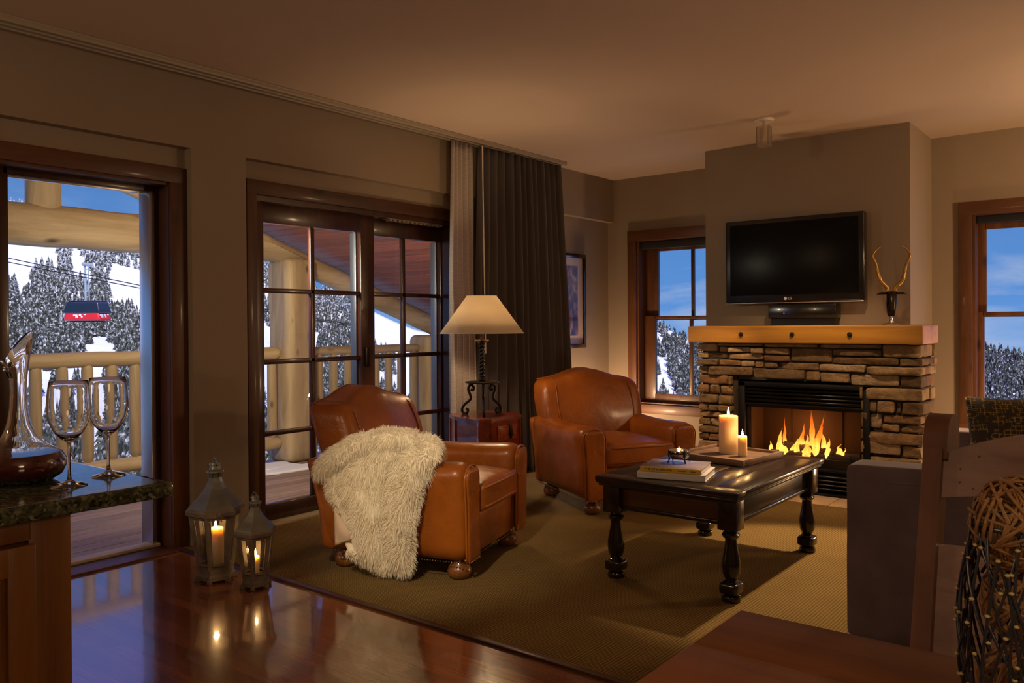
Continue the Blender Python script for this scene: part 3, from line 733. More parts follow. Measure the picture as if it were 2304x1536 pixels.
# railings
def baluster_mb():
    mb = MB(); mb.lathe([(.022, 0), (.024, .045), (.043, .075), (.046, .10), (.047, .45), (.045, .79), (.041, .82), (.022, .85), (.024, .90)], (0, 0, 0), 14); return mb
bal0 = None
def railing(lb, y0, y1, g, rt_, skip=()):
    global bal0
    r = thing('log_railing', lb, 'railing', (-2.4, y0, DZ))
    mb = MB(); nlog(mb, (0, 0, 1.075), (0, y1-y0, 1.075), rt_, y0, 16); mb.build('top_rail', M['log'], r, smooth=60)
    mb = MB(); nlog(mb, (0, 0, .19), (0, y1-y0, .19), .062, y0+3, 16); mb.build('bottom_rail', M['log'], r, smooth=60)
    k = 0; y = g
    while y < y1-y0-.06:
        if bal0 is None: o = bal0 = baluster_mb().build('baluster', M['logz'], r, smooth=60)
        else: o = bal0.copy(); C.objects.link(o); o.parent = r
        o.location = (0, y, .20); o.rotation_euler = (0, 0, k*1.3); y += .195; k += 1
    return r
railing('peeled-log railing beyond the tall picture window', -8.2, -2.36, .12, .062)
railing('peeled-log railing between the two log posts beyond the doors', -2.0, -.42, .14, .045)
# outer face of the house around the corner keeps the sun off the room
# ---- mountains
AZP = [(-100, .15), (-85, .15), (-70, .128), (-65.3, .118), (-62, .104), (-58, .088), (-55, .0735), (-53.6, .056), (-51.6, .0402), (-49, .0334), (-47.8, .0164), (-46.9, .0085), (-45, -.006), (-43, -.014), (-38, -.012), (-33, -.006), (-30, .004), (-28.3, -.0046), (-27.6, -.0062), (-26.7, -.016), (-25.8, -.024), (-22, -.03), (-15, -.024), (-8.4, -.0298), (-7.4, -.0329), (-6.4, -.0373), (0, -.05), (20, -.06), (40, -.05)]
def skye(a):
    for (a0, e0), (a1, e1) in zip(AZP, AZP[1:]):
        if a0 <= a <= a1: return e0+(e1-e0)*(a-a0)/(a1-a0)
    return AZP[0][1] if a < AZP[0][0] else AZP[-1][1]
OX, OY = 4.4, -7.3
RN, RF = 160.0, 900.0
def terr(a, q):
    """a azimuth in degrees, q 0 near .. 1 crest"""
    e1 = skye(a); e0 = -.30; r = RN+(RF-RN)*q
    e = e0+(e1-e0)*min(1, q)**.62
    z = 1.28+r*e+ (1-q)*q*26*noise.noise(Vector((a*.16, q*5, 3.3)))+3*noise.noise(Vector((a*.9, q*22, 1)))*min(1, q*3)*(1-.7*q)
    if q > 1: z = 1.28+RF*e1-(q-1)*700
    A = math.radians(a); return Vector((OX+r*sin(A), OY+r*cos(A), z))
mb = MB(); mb.grid(lambda u, v: tuple(terr(-100+140*u, v*1.25)), 420, 110)
tag(mb.build('mountain', M['snow'], smooth=180), 'snow-covered mountain slopes rising beyond the deck', 'mountain', kind='structure')
# ---- conifers
def conifer(seed, tiers=6, n=7):
    r = random.Random(seed); mb = MB(); 
    for t in range(tiers):
        z0 = .06+.80*t/tiers; z1 = min(1.0, z0+.34*(1-.35*t/tiers)); rr = .20*(1-t/tiers)**.85+.035
        vs = [(0, 0, z1)]; 
        for k in range(2*n):
            a = PI*k/n+t; q = rr*(1.0 if k % 2 else .55)*r.uniform(.8, 1.2); vs.append((q*cos(a), q*sin(a), z0-(.02 if k % 2 else -.03)))
        mb.add(vs, [(0, 1+k, 1+(k+1) % (2*n)) for k in range(2*n)])
    mb.lathe([(.015, -.03), (.012, .3)], (0, 0, 0), 5); return mb
def tree_mat():
    m, nt, b = new_mat('snow-dusted conifer')
    v = coords(nt); n = nt.nodes.new('ShaderNodeTexNoise'); n.inputs['Scale'].default_value = .55; n.inputs['Detail'].default_value = 4
    tc = nt.nodes.new('ShaderNodeNewGeometry'); nt.links.new(tc.outputs['Position'], n.inputs['Vector'])
    se = nt.nodes.new('ShaderNodeSeparateXYZ'); nt.links.new(tc.outputs['Position'], se.inputs[0])
    ad = nt.nodes.new('ShaderNodeMath'); ad.operation = 'ADD'; nt.links.new(n.outputs['Fac'], ad.inputs[0]); nt.links.new(maprange(nt, se.outputs['Z'], -10, 90, 0, .11), ad.inputs[1])  # paler with height: distance haze painted in, besides the snow dusting
    f = ad.outputs[0]
    c = ramp(nt, f, [(.42, (.030, .036, .030)), (.56, (.12, .125, .12)), (.68, (.62, .64, .68))])
    nt.links.new(c, b.inputs['Base Color']); setp(b, Roughness=.95, Specular_IOR_Level=.1); return m
TM = tree_mat()
def openness(a, q):
    """True where the slope is open snow"""
    n = noise.noise(Vector((a*.22+3, q*4.2, 0)))+.55*noise.noise(Vector((a*.7, q*11, 5)))
    th = .10
    if -48.6 < a < -42.5 and q > .56: th = -.9 if not (-47.9 < a < -46.3 and .66 < q < .78) else .9
    if -64.2 < a < -62.2 and .66 < q < .83: th = -.9
    if -66.3 < a < -65.2 and .60 < q < .86: th = -.4
    if a > -32: th = .32
    if q > .86 and a < -50: th = .42
    if q < .42: th = max(th, .30)
    return n > th
protos = []
for i in range(4):
    o = conifer(i).build('conifer', TM, smooth=0, fix=False); protos.append(o)
rt_ = random.Random(21); spots = []
while len(spots) < 18000:
    a = rt_.uniform(-76, 0); q = rt_.uniform(.06, 1.0)**.85
    if openness(a, q) and rt_.random() > .012: continue
    e = (a, q); h = rt_.uniform(10, 18)*(1-.35*q); spots.append((a, q, h))
def az_vis(a): return (-70.5 < a < -61.5) or (-55.5 < a < -43.5) or (-28.6 < a < -26) or (-8.6 < a < -6)
cand = sorted([i for i, s in enumerate(spots) if az_vis(s[0]) and .28 < s[1]], key=lambda i: -spots[i][2]/(RN+(RF-RN)*spots[i][1]))
solo = set(cand[:290])
used = [False]*4
import array
fv = []; ff = []
pm = [([v.co.copy() for v in p.data.vertices], [tuple(f.vertices) for f in p.data.polygons]) for p in protos]
for i, (a, q, h) in enumerate(spots):
    k = i % 4; p = terr(a, q); p.z -= h*.03; rz = (i*2.39) % (2*PI); w_ = h*rt_.uniform(.8, 1.15)
    if i in solo:
        if not used[k]: o = protos[k]; used[k] = True
        else: o = protos[k].copy(); C.objects.link(o)
        o.location = p; o.rotation_euler = (0, 0, rz); o.scale = (w_, w_, h)
        tag(o, 'tall snow-dusted conifer on the near part of the snowy mountainside', 'tree', 'conifers on the near mountainside')
    else:
        c_, s_ = cos(rz)*w_, sin(rz)*w_; base = len(fv)
        fv += [(p.x+v.x*c_-v.y*s_, p.y+v.x*s_+v.y*c_, p.z+v.z*h) for v in pm[k][0]]
        ff += [tuple(j+base for j in f_) for f_ in pm[k][1]]
mb = MB(); mb.v = fv; mb.f = ff
tag(mb.build('conifer_forest', TM, smooth=0, fix=False), 'distant snow-dusted conifer forest covering the mountainsides', 'forest', kind='stuff')

# ---- aerial tram: cabin, hanger, ropes
def dirv(px, py):
    d = F0+R0v*((px-1152)/1856.24)-U0*((py-768+28.98)/1856.24); return d
_y, _p, _r = -.6672, -.00557, -.00703
F0 = Vector((sin(_y)*cos(_p), cos(_y)*cos(_p), sin(_p))); _R = Vector((cos(_y), -sin(_y), 0)); _U = _R.cross(F0)
R0v = _R*cos(_r)+_U*sin(_r); U0 = -_R*sin(_r)+_U*cos(_r)
TC = Vector((-133.0, 55.5, 3.6))
tr = thing('aerial_tram_cabin', 'red and black aerial tram cabin hanging from a cable before the mountain', 'tram cabin', TC, rz=math.radians(30)); tr.scale = (.84, .84, 1.12)
red = flat('tram red paint', (.75, .015, .02), .35, coat=.4); tb = flat('tram dark glass', (.012, .02, .035), .15, coat=.5)
mb = MB(); mb.rcube((3.7, 1.9, .62), .35, lambda p: Vector((p.x*(1-.05*(p.z+.6)), p.y*(1-.05*(p.z+.6)), p.z)), 8, (0, 0, -.55)); mb.build('lower_shell', red, tr, smooth=60)
mb = MB(); mb.rcube((3.55, 1.8, .85), .2, lambda p: Vector((p.x*(1-.10*(p.z-.8)), p.y*(1-.10*(p.z-.8)), p.z)), 8, (0, 0, .75)); mb.build('window_band', tb, tr, smooth=60)
mb = MB(); mb.rcube((3.0, 1.5, .12), .1, None, 6, (0, 0, 1.62)); mb.box(-2.9, 2.9, -1.2, 1.2, -1.32, -1.15, .05); mb.build('roof_plate', M['black'], tr, smooth=60)
mb = MB(); mb.tube([(-.3, 0, 1.6), (-.5, 0, 7.0)], .22, 8); mb.tube([(.45, 0, 1.6), (.2, 0, 7.0)], .12, 8)
for k in range(6): mb.tube([(-.34, 0, 2.2+k*.8), (.4, 0, 2.5+k*.8)], .06, 6)
mb.tube([(-.5, -.8, 7.05), (.5, .8, 6.95)], .25, 8); mb.build('hanger_arm', flat('tram hanger steel', (.5, .52, .55), .4, .5), tr)
wm = flat('white tram lettering', (.85, .85, .85), .5)
for (rz_, off, n_) in ((0, (0, -1.93, -.5), 0), (PI/2, (3.75, 0, -.5), 1), (PI, (0, 1.93, -.5), 2), (-PI/2, (-3.75, 0, -.5), 3)):
    mb = MB()
    for (x, z, a, b) in ((-1.2, .12, .9, .10), (-.2, .16, .5, .12), (-.9, -.12, .55, .09), (.15, -.08, .35, .12), (.8, .2, .5, .07)):
        mb.box(x-a/2, x+a/2, -.02, .02, z-b, z+b, 0, 1, Matrix.Translation(off) @ Matrix.Rotation(rz_, 4, 'Z'))
    mb.build('white_lettering', wm, tr, smooth=0)
for k, (pa, pb, dp, lb) in enumerate((((10, 571), (470, 665), 0, 'upper track rope of the aerial tram crossing the mountainside'), ((10, 580), (480, 672), 1, 'lower haul rope of the aerial tram crossing the mountainside'))):
    D = 143.5; a = Vector((4.4, -7.28, 1.28))+dirv(*pa)*(D/ dirv(*pa).length)*1.02; b = Vector((4.4, -7.28, 1.28))+dirv(*pb)*(D*1.02/dirv(*pb).length)
    a, b = a+(a-b)*.8, b+(b-a)*.8
    pts = [a.lerp(b, i/24)-Vector((0, 0, 4*.6*(i/24)*(1-i/24))) for i in range(25)]
    mb = MB(); mb.tube(pts, .07, 5); tag(mb.build('tram_rope', M['black']), lb, 'cable')

# ---- sky, sun
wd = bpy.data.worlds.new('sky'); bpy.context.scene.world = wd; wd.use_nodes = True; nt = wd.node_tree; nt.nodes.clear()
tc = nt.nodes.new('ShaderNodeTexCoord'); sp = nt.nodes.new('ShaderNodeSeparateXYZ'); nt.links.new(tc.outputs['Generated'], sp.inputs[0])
base = ramp(nt, maprange(nt, sp.outputs['Z'], -.05, .55), [(0, (.17, .38, .74)), (.12, (.105, .28, .64)), (.5, (.062, .18, .46)), (.72, (.24, .27, .85)), (1, (.30, .32, 1.0))])  # upper violet-blue stops, out of view, brightened to tint deck and floor
mp = nt.nodes.new('ShaderNodeMapping'); mp.inputs['Scale'].default_value = (1.6, 1.6, 6.5); nt.links.new(tc.outputs['Generated'], mp.inputs[0])
cl = noise_n(nt, mp.outputs[0], 2.6, 8, .56, .35)
clf = maprange(nt, cl, .50, .72, 0, .8)
hz = maprange(nt, sp.outputs['Z'], .16, .04, 0, 1)
mu = nt.nodes.new('ShaderNodeMath'); mu.operation = 'MULTIPLY'; nt.links.new(clf, mu.inputs[0]); nt.links.new(hz, mu.inputs[1])
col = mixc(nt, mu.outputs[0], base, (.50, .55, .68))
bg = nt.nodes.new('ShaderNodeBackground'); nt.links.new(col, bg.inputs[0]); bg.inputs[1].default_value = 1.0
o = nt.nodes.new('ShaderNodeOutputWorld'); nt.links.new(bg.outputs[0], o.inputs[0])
sun = light('sun', 'SUN', (20, -20, 30), 3.9, (1, .95, .88)); sun.data.angle = .01
sun.rotation_euler = Vector((-.62, .38, -.55)).to_track_quat('-Z', 'Y').to_euler()
light('porch_fill', 'AREA', (-.36, -4.25, 1.9), 52, (1, .84, .58), .4, aim=(-2.4, -1.6, 1.5))  # added fill without a fixture, warms the log faces toward the house
light('porch_fill', 'POINT', (-.5, -1.7, .9), 16, (1, .70, .42), .05)  # added fill, hidden beside the doors, brightens the soffit boards
light('porch_fill', 'AREA', (-.36, -6.6, 2.1), 30, (1, .84, .58), .4, aim=(-2.4, -4.4, 1.4))  # another added fill, on the logs outside the picture window

# ================================================================== ARMCHAIRS
LE = M['leather']
def armchair(lb, locx, rz):
    t = thing('armchair', lb, 'armchair', locx, rz, 'leather club armchairs')
    def arm_top(y):   # gentle saddle
        u = (y+.42)/.85
        return .598-.022*sin(PI*min(1, max(0, u)))+.012*u
    for s in (-1, 1):
        def f(p, s=s):
            u = (p.z-.10)/.49
            w = 1+.22*max(0, (p.z-.40)/.19)
            x = p.x*w
            z = .10+(p.z-.10)*(arm_top(p.y)-.10)/.49
            xo = .352-.015*(1-u)
            if p.x*1 > 0: x += .012*sin(PI*u)
            return Vector((s*(xo+x), p.y+.03*max(0, u-.3)*(1 if p.y > .2 else 0), z))
        mb = MB(); mb.rcube((.082, .425, .245), .072, f, 16, (0, .005, .345))
        a = mb.build('armrest', LE, t, smooth=180, sub=1)
        # front panel with welt
        def g(p, s=s):
            u = (p.z-.10)/.49; w = 1+.22*max(0, (p.z-.40)/.19)
            return Vector((s*(.352-.015*(1-u)+p.x*w), p.y, p.z))
        mb = MB(); mb.rcube((.070, .012, .232), .0115, lambda p, s=s: g(Vector((p.x*(1 if p.z < .50 else math.sqrt(max(0.02, 1-((p.z-.50)/.085)**2))), p.y, p.z))), 16, (0, -.423, .338))
        mb.build('arm_front', LE, a, smooth=180)
        path = []
        for k in range(33):
            q = k/32
            if q < .36: x, z = .077, .11+.39*q/.36
            elif q < .64: th = PI*(q-.36)/.28; x, z = .077*cos(th), .50+.082*sin(th)
            else: x, z = -.077, .50-.39*(q-.64)/.36
            v_ = g(Vector((x, -.421, z))); path.append(tuple(v_))
        mb = MB(); mb.tube(path, .006, 6); mb.build('piping', LE, a, smooth=180)
    mb = MB(); mb.rcube((.28, .395, .115), .03, None, 8, (0, -.005, .215)); mb.build('seat_base', LE, t, smooth=180, sub=1)
    def cu(p):
        z = p.z
        if z > .39: z += .028*cos(PI*p.x/.56)*cos(PI*(p.y+.11)/.80)
        return Vector((p.x*(1+.0*p.y), p.y-.01*cos(PI*p.x/.56), z+.004*noise.noise(p*6)))
    mb = MB(); mb.rcube((.268, .335, .075), .035, cu, 14, (0, -.105, .395)); c_ = mb.build('seat_cushion', LE, t, smooth=180, sub=1)
    for zz in (.348, .445):
        mb = MB(); mb.tube([(-.262+.02, -.432, zz), (-.2, -.449, zz+.004), (0, -.455, zz+.006), (.2, -.449, zz+.004), (.242, -.432, zz)], .0055, 6); mb.build('piping', LE, c_, smooth=180)
    # back, camel top
    def bk(p):
        v = (p.z-.28)/.58
        hump = .062*(.5+.5*cos(PI*min(1, abs(p.x)/.30)))-.016*max(0, (abs(p.x)-.28)/.1)
        z = p.z+hump*max(0, v)**2
        wid = 1.0+.045*sin(PI*min(1, max(0, (p.z-.50)/.36)))-.0*v
        if p.z > .58: wid *= 1
        y = p.y+.20*v*v*.62+.03*v
        y -= .035*cos(PI*p.x/.8)*(1 if p.y < .27 else 0)*sin(PI*min(1, max(0, v)))
        y -= .045*(abs(p.x)/.38)**3*(1 if p.y < .3 else 0)*max(0, v-.35)
        return Vector((p.x*wid, y, z+.003*noise.noise(p*7)))
    mb = MB(); mb.rcube((.395, .115, .29), .065, bk, 20, (0, .275, .585)); b_ = mb.build('backrest', LE, t, smooth=180, sub=1)
    for s in (-1, 1):
        pts = []
        for k in range(15):
            q = k/14; z = .52+.30*q; p = bk(Vector((s*.30, .16, z))); pts.append((p.x, p.y-.004, p.z))
        p = bk(Vector((s*.30, .20, .871))); pts.append((p.x, p.y, p.z+.002)); p = bk(Vector((s*.30, .33, .873))); pts.append((p.x, p.y, p.z+.003))
        mb = MB(); mb.tube(pts, .004, 6); mb.build('seam', LE, b_, smooth=180)
    pts = []
    for k in range(31):
        x = -.36+.72*k/30; p = bk(Vector((x, .345, .872))); pts.append((p.x, p.y, p.z+.001))
    mb = MB(); mb.tube(pts, .0055, 6); mb.build('piping', LE, b_, smooth=180)
    def ob(p): return Vector((p.x*(1+.04*max(0, (p.z-.3)/.3)), p.y+.10*((p.z-.1)/.5)**2, p.z))
    mb = MB(); mb.rcube((.425, .05, .24), .04, ob, 10, (0, .375, .34)); mb.build('outside_back', LE, t, smooth=180, sub=1)
    mb = MB()
    for s in (-1, 1):
        for k in range(52): mb.sphere((s*(.352-.015+.080), -.40+.76*k/51, .108), .0042, 6, 4)
    for k in range(46): mb.sphere((-.41+.82*k/45, -.434 if abs(-.41+.82*k/45) > .27 else -.402, .108), .0042, 6, 4)
    mb.build('nailhead_trim', M['brass'], t, smooth=180, kind='stuff')
    for (x, y) in ((-.325, -.34), (.325, -.34), (-.325, .32), (.325, .32)):
        mb = MB(); mb.lathe([(.030, .006), (.045, .010), (.060, .030), (.062, .048), (.052, .072), (.036, .084), (.034, .108)], (x, y, 0), 22)
        mb.build('bun_foot', BUN, t, smooth=60)
    return t
BUN = wood('honey bun foot', (.17, .06, .014), (.33, .13, .03), 'Z', 1, .3, .4)
c1 = armchair('cognac leather club armchair draped with a cream sheepskin throw, nearer the camera', (1.20, -3.98, 0), math.radians(107.2))
c2 = armchair('cognac leather club armchair beside the fireplace with nothing draped on it', (1.27, -2.16, 0), math.radians(60))

# ================================================================== LAMP TABLE AND LAMP
t = thing('trunk_table', 'red lacquered octagonal chest used as a side table under the lamp', 'side table', (.70, -2.93, 0))
poly = [(.62, -3.12), (.90, -3.19), (.935, -3.10), (.935, -2.78), (.84, -2.68), (.60, -2.68), (.48, -2.80), (.48, -3.02)]
poly = [(x-.70, y+2.93) for x, y in poly]
def sc_(k, cx=.005, cy=-.005): return [(cx+(x-cx)*k, cy+(y-cy)*k) for x, y in poly]
mb = MB(); mb.prism(sc_(1.0), .635, .655); mb.prism(sc_(.965), .625, .636); mb.build('lid', M['trunk'], t, smooth=0)
mb = MB(); mb.prism(sc_(.95), .40, .628); mb.build('chest_body', M['trunk'], t, smooth=0)
mb = MB(); mb.prism(sc_(.97), .385, .412)
for x, y in sc_(.955): mb.tube([(x, y, .40), (x, y, .63)], .010, 6)
mb.build('corner_bands', M['trunk'], t, smooth=0)
mb = MB(); mb.box(.218, .232, -.10, .10, .50, .60, .004); mb.box(.222, .238, -.085, .085, .512, .588, .004); mb.build('carved_panel', flat('orange red lacquer', (.30, .06, .02), .3, coat=.4, var=.4, vs=30), t)
mb = MB(); mb.tube([(.236, .02, .60), (.248, .02, .56), (.246, .02, .51)], [.010, .013, .008], 8); mb.sphere((.25, .02, .545), .014); mb.build('hasp', M['iron'], t)
for (x, y, dx, dy) in ((.20, .13, .05, .03), (.20, -.20, .05, -.02), (-.18, .18, -.03, .03), (-.18, -.14, -.03, -.03)):
    mb = MB(); mb.tube([(x, y, .40), (x-dx*.2, y-dy*.2, .25), (x, y, .12), (x+dx*.8, y+dy*.8, .0)], [.028, .020, .018, .024], 8); mb.build('leg', M['iron'], t)
MB_ = None
lt = thing('table_lamp', 'wrought iron table lamp with scrolled feet and a wide cream cone shade', 'lamp', (.71, -2.93, .655))
mb = MB(); mb.lathe([(.290, .565), (.103, .822)], (0, 0, 0), 48, close=False); sh = mb.build('lamp_shade', M['shade'], lt, smooth=180, solid=.002)
mb = MB()
for r_, z in ((.290, .565), (.103, .822)): mb.tube([(r_*cos(2*PI*k/48), r_*sin(2*PI*k/48), z) for k in range(49)], .003, 6, cap=False)
mb.build('shade_ring', M['white'], sh)
mb = MB(); mb.lathe([(.004, .49), (.020, .494), (.047, .512), (.049, .518), (.010, .516)], (0, 0, 0), 24); mb.build('drip_plate', M['brass'], lt)
mb = MB()
for s in (0, PI):
    mb.tube([(.011*cos(s+k*.75), .011*sin(s+k*.75), .225+k*.0062) for k in range(44)], .0105, 7)
mb.sphere((0, 0, .245), .024); mb.sphere((0, 0, .485), .018); mb.tube([(0, 0, .50), (0, 0, .62)], .012, 8); mb.build('twisted_stem', M['iron'], lt, smooth=180)
mb = MB(); mb.lathe([(.0, .218), (.10, .218), (.118, .222), (.118, .230), (.0, .232)], (0, 0, 0), 28); mb.build('round_plate', M['iron'], lt)
for k in range(3):
    a = math.radians(38+120*k-38-60)+.25; pts = []
    ctrl = [(.088, .172), (.072, .168), (.066, .186), (.080, .203), (.102, .196), (.108, .168), (.094, .135), (.092, .105), (.128, .075), (.152, .050), (.158, .022), (.142, .006), (.120, .010), (.112, .030), (.126, .038)]
    nn = len(ctrl)
    for q in range((nn-1)*4+1):
        u = q/4; i = min(int(u), nn-2); f_ = u-i; p0 = ctrl[max(0, i-1)]; p1 = ctrl[i]; p2 = ctrl[i+1]; p3 = ctrl[min(nn-1, i+2)]
        cr = [.5*(2*p1[j]+(p2[j]-p0[j])*f_+(2*p0[j]-5*p1[j]+4*p2[j]-p3[j])*f_*f_+(3*p1[j]-p0[j]-3*p2[j]+p3[j])*f_**3) for j in (0, 1)]
        pts.append((cr[0]*cos(a), cr[0]*sin(a), cr[1]))
    mb = MB(); mb.tube(pts, .0095, 8); mb.tube([(.095*cos(a), .095*sin(a), .20), (.095*cos(a), .095*sin(a), .22)], .010, 6); mb.build('scroll_leg', M['iron'], lt, smooth=180)
mb = MB(); mb.sphere((0, 0, .68), .032, 14, 10); mb.build('bulb', emis('lamp bulb', (1, .72, .38), 12), lt, smooth=180)

# ================================================================== COFFEE TABLE
ct = thing('coffee_table', 'black-stained coffee table with turned legs in the middle of the carpet', 'coffee table', (2.545, -3.185, 0))
hw, hd = .375, .60
mb = MB(); nb = 5
for k in range(nb):
    a = -hw+.012+(2*hw-.024)/nb*k; mb.box(a+.0015, a+(2*hw-.024)/nb-.0015, -hd+.10, hd-.10, .497, .520, .0025)
mb.box(-hw, hw, -hd, -hd+.099, .497, .520, .004); mb.box(-hw, hw, hd-.099, hd, .497, .520, .004)
mb.box(-hw, -hw+.014, -hd+.09, hd-.09, .497, .5195, .003); mb.box(hw-.014, hw, -hd+.09, hd-.09, .497, .5195, .003)
mb.box(-hw+.003, hw-.003, -hd+.003, hd-.003, .488, .500, .003)
mb.build('tabletop', M['ebony'], ct)
mb = MB(); mb.box(-hw+.012, hw-.012, -hd+.012, hd-.012, .472, .490, .006, 3); mb.build('edge_moulding', M['ebony'], ct)
lx, ly = .305, .515
for s in (-1, 1):
    mb = MB(); mb.box(-lx+.04, lx-.04, s*ly-.014, s*ly+.014, .372, .474, .002); ap = mb.build('apron', M['apron'], ct)
    mb = MB(); mb.box(-lx+.04, lx-.04, s*ly-.022, s*ly+.022, .352, .373, .006, 3); mb.build('apron_bead', M['ebony'], ap)
    mb = MB(); mb.box(s*lx-.014, s*lx+.014, -ly+.04, ly-.04, .372, .474, .002); ap = mb.build('apron', M['ebony'], ct)
    mb = MB(); mb.box(s*lx-.022, s*lx+.022, -ly+.04, ly-.04, .352, .373, .006, 3); mb.build('apron_bead', M['ebony'], ap)
for sx in (-1, 1):
    for sy_ in (-1, 1):
        mb = MB(); mb.box(-.047, .047, -.047, .047, .335, .474, .005)
        mb.lathe([(.034, .336), (.026, .328), (.036, .320), (.041, .311), (.036, .300), (.026, .292), (.027, .270), (.033, .235), (.041, .195), (.0435, .165), (.040, .135), (.030, .112), (.024, .104), (.034, .098), (.034, .092)], (0, 0, 0), 26)
        mb.rcube((.045, .045, .027), .016, None, 6, (0, 0, .068))
        mb.lathe([(.030, .044), (.026, .038), (.040, .031), (.045, .018), (.041, .006), (.034, .0)], (0, 0, 0), 26)
        mb.build('turned_leg', M['ebonyz'], ct, smooth=40, loc=(sx*lx, sy_*ly, 0))
# books
def book(lb, loc_, rz, w_, d_, h_, cov, page, spine=None):
    t = thing('book', lb, 'book', loc_, rz)
    mb = MB(); mb.box(-w_/2+.004, w_/2-.004, -d_/2+.004, d_/2-.005, .003, h_-.003); mb.build('page_block', page, t, smooth=0)
    mb = MB(); mb.box(-w_/2, w_/2, -d_/2, d_/2, 0, .003, .001); mb.box(-w_/2, w_/2, -d_/2, d_/2, h_-.003, h_, .001)
    mb.build('cover', cov, t)
    mb = MB(); mb.rcube((w_/2, .004, h_/2), .0035, lambda p: p, 6, (0, -d_/2-.001, h_/2)); s_ = mb.build('spine', spine or cov, t, smooth=60)
    return t, s_
pg = flat('book pages', (.62, .56, .48), .9)
book('white hardback book under the yellow-spined book on the coffee table', (2.50, -3.545, .521), math.radians(14), .335, .26, .032, flat('white book cloth', (.62, .58, .58), .5), pg)
bt, bs = book('book with a yellow spine and mauve cover lying on the white book', (2.497, -3.545, .554), math.radians(14), .30, .245, .024, flat('mauve book jacket', (.34, .29, .38), .25, var=.25, vs=9), pg, flat('yellow spine', (.68, .45, .055), .5))
text('spine_lettering', 'THE STYLISH LIFE', .0155, M['black'], bt, Matrix.Translation((-.06, -.1285, .012)) @ Matrix.Rotation(PI/2, 4, 'X'), extr=.0003, sx=1.15)
mb = MB(); mb.box(.035, .08, -.1282, -.127, .009, .013); mb.box(.098, .125, -.1282, -.127, .008, .014); mb.build('spine_marks', flat('brown ink', (.25, .15, .03), .6), bt, smooth=0)
# tealight holder
t = thing('tealight_holder', 'mirrored votive bowl on a wire stand resting on the books', 'candle holder', (2.49, -3.50, .579))
mb = MB(); mb.lathe([(.005, .018), (.040, .020), (.052, .032), (.055, .060), (.053, .062), (.049, .034), (.038, .024), (.004, .023)], (0, 0, 0), 30); mb.build('bowl', flat('mercury glass', (.30, .26, .24), .12, .9, bumps=(50, .3, .003)), t, smooth=60)
for k in range(4):
    a = PI/4+k*PI/2+.2; mb = MB(); mb.tube([(.056*cos(a), .056*sin(a), .066), (.059*cos(a), .059*sin(a), .04), (.054*cos(a), .054*sin(a), .02), (.064*cos(a), .064*sin(a), .001)], .0035, 6); mb.build('stand_leg', M['iron'], t)
mb = MB(); mb.tube([(.056*cos(2*PI*k/30), .056*sin(2*PI*k/30), .052) for k in range(31)], .003, 6, cap=False); mb.build('stand_ring', M['iron'], t)
def flame_at(par, x, y, z, s=1.0, w_=3.0, holder=None):
    mb = MB(); mb.tube([(x, y, z-.012), (x, y, z+.003)], .0012*max(1, s), 5); mb.build('wick', M['wick'], par)
    mb = MB(); mb.lathe([(.0008, 0), (.0042, .004), (.0060, .011), (.0050, .019), (.0026, .029), (.0004, .040)], (x, y, z), 12, mat=None)
    for i in range(len(mb.v)): v = mb.v[i]; mb.v[i] = (x+(v[0]-x)*s, y+(v[1]-y)*s, z+(v[2]-z)*s)
    mb.build('flame', M['flame'], par, smooth=180)
    p = Vector((x, y, z+.02*s)); 
    light('candle_light', 'POINT', p, w_, (1, .55, .2), .008, parent=par)
tl = thing('tealight_candle', 'small lit tealight inside the mirrored bowl on the books', 'candle', (2.49, -3.50, .603))
mb = MB(); mb.lathe([(.0, .0), (.034, .0), (.035, .014), (.033, .019), (.0, .017)], (0, 0, 0), 20); mb.build('wax', M['wax'], tl); flame_at(tl, 0, 0, .022, .8, .5)
# tray + pillar candles
ty = thing('wooden_tray', 'rough brown wooden tray with raised rims holding two candles on the coffee table', 'tray', (2.485, -2.885, .521), rz=math.radians(-8))
mb = MB(); mb.box(-.21, .21, -.21, .21, .010, .020, .002); mb.build('tray_base', M['traywood'], ty)
for (a, b, c_, d) in ((-.22, .22, -.22, -.196), (-.22, .22, .196, .22), (-.22, -.196, -.2, .2), (.196, .22, -.2, .2)):
    mb = MB(); mb.box(a, b, c_, d, 0, .034, .003); mb.build('tray_rim', M['traywood'], ty)
def pillar(lb, x, y, z, r, h, fs=1.1, pw=1.2, name='pillar_candle'):
    t = thing(name, lb, 'candle', (x, y, z))
    mb = MB(); mb.lathe([(r*.97, 0), (r, .003), (r, h-.006), (r*.95, h), (r*.82, h-.004), (r*.25, h-.009), (.0005, h-.010)], (0, 0, 0), 36); mb.build('wax', M['wax'], t, smooth=60)
    flame_at(t, 0, 0, h-.002, fs, pw); return t
pillar('tall thick ivory pillar candle burning on the wooden tray', 2.47, -2.85, .542, .053, .212, 1.25, 1.3)
pillar('short slim ivory candle burning on the tray beside the thick one', 2.58, -2.915, .542, .025, .112, 1.0, .9)

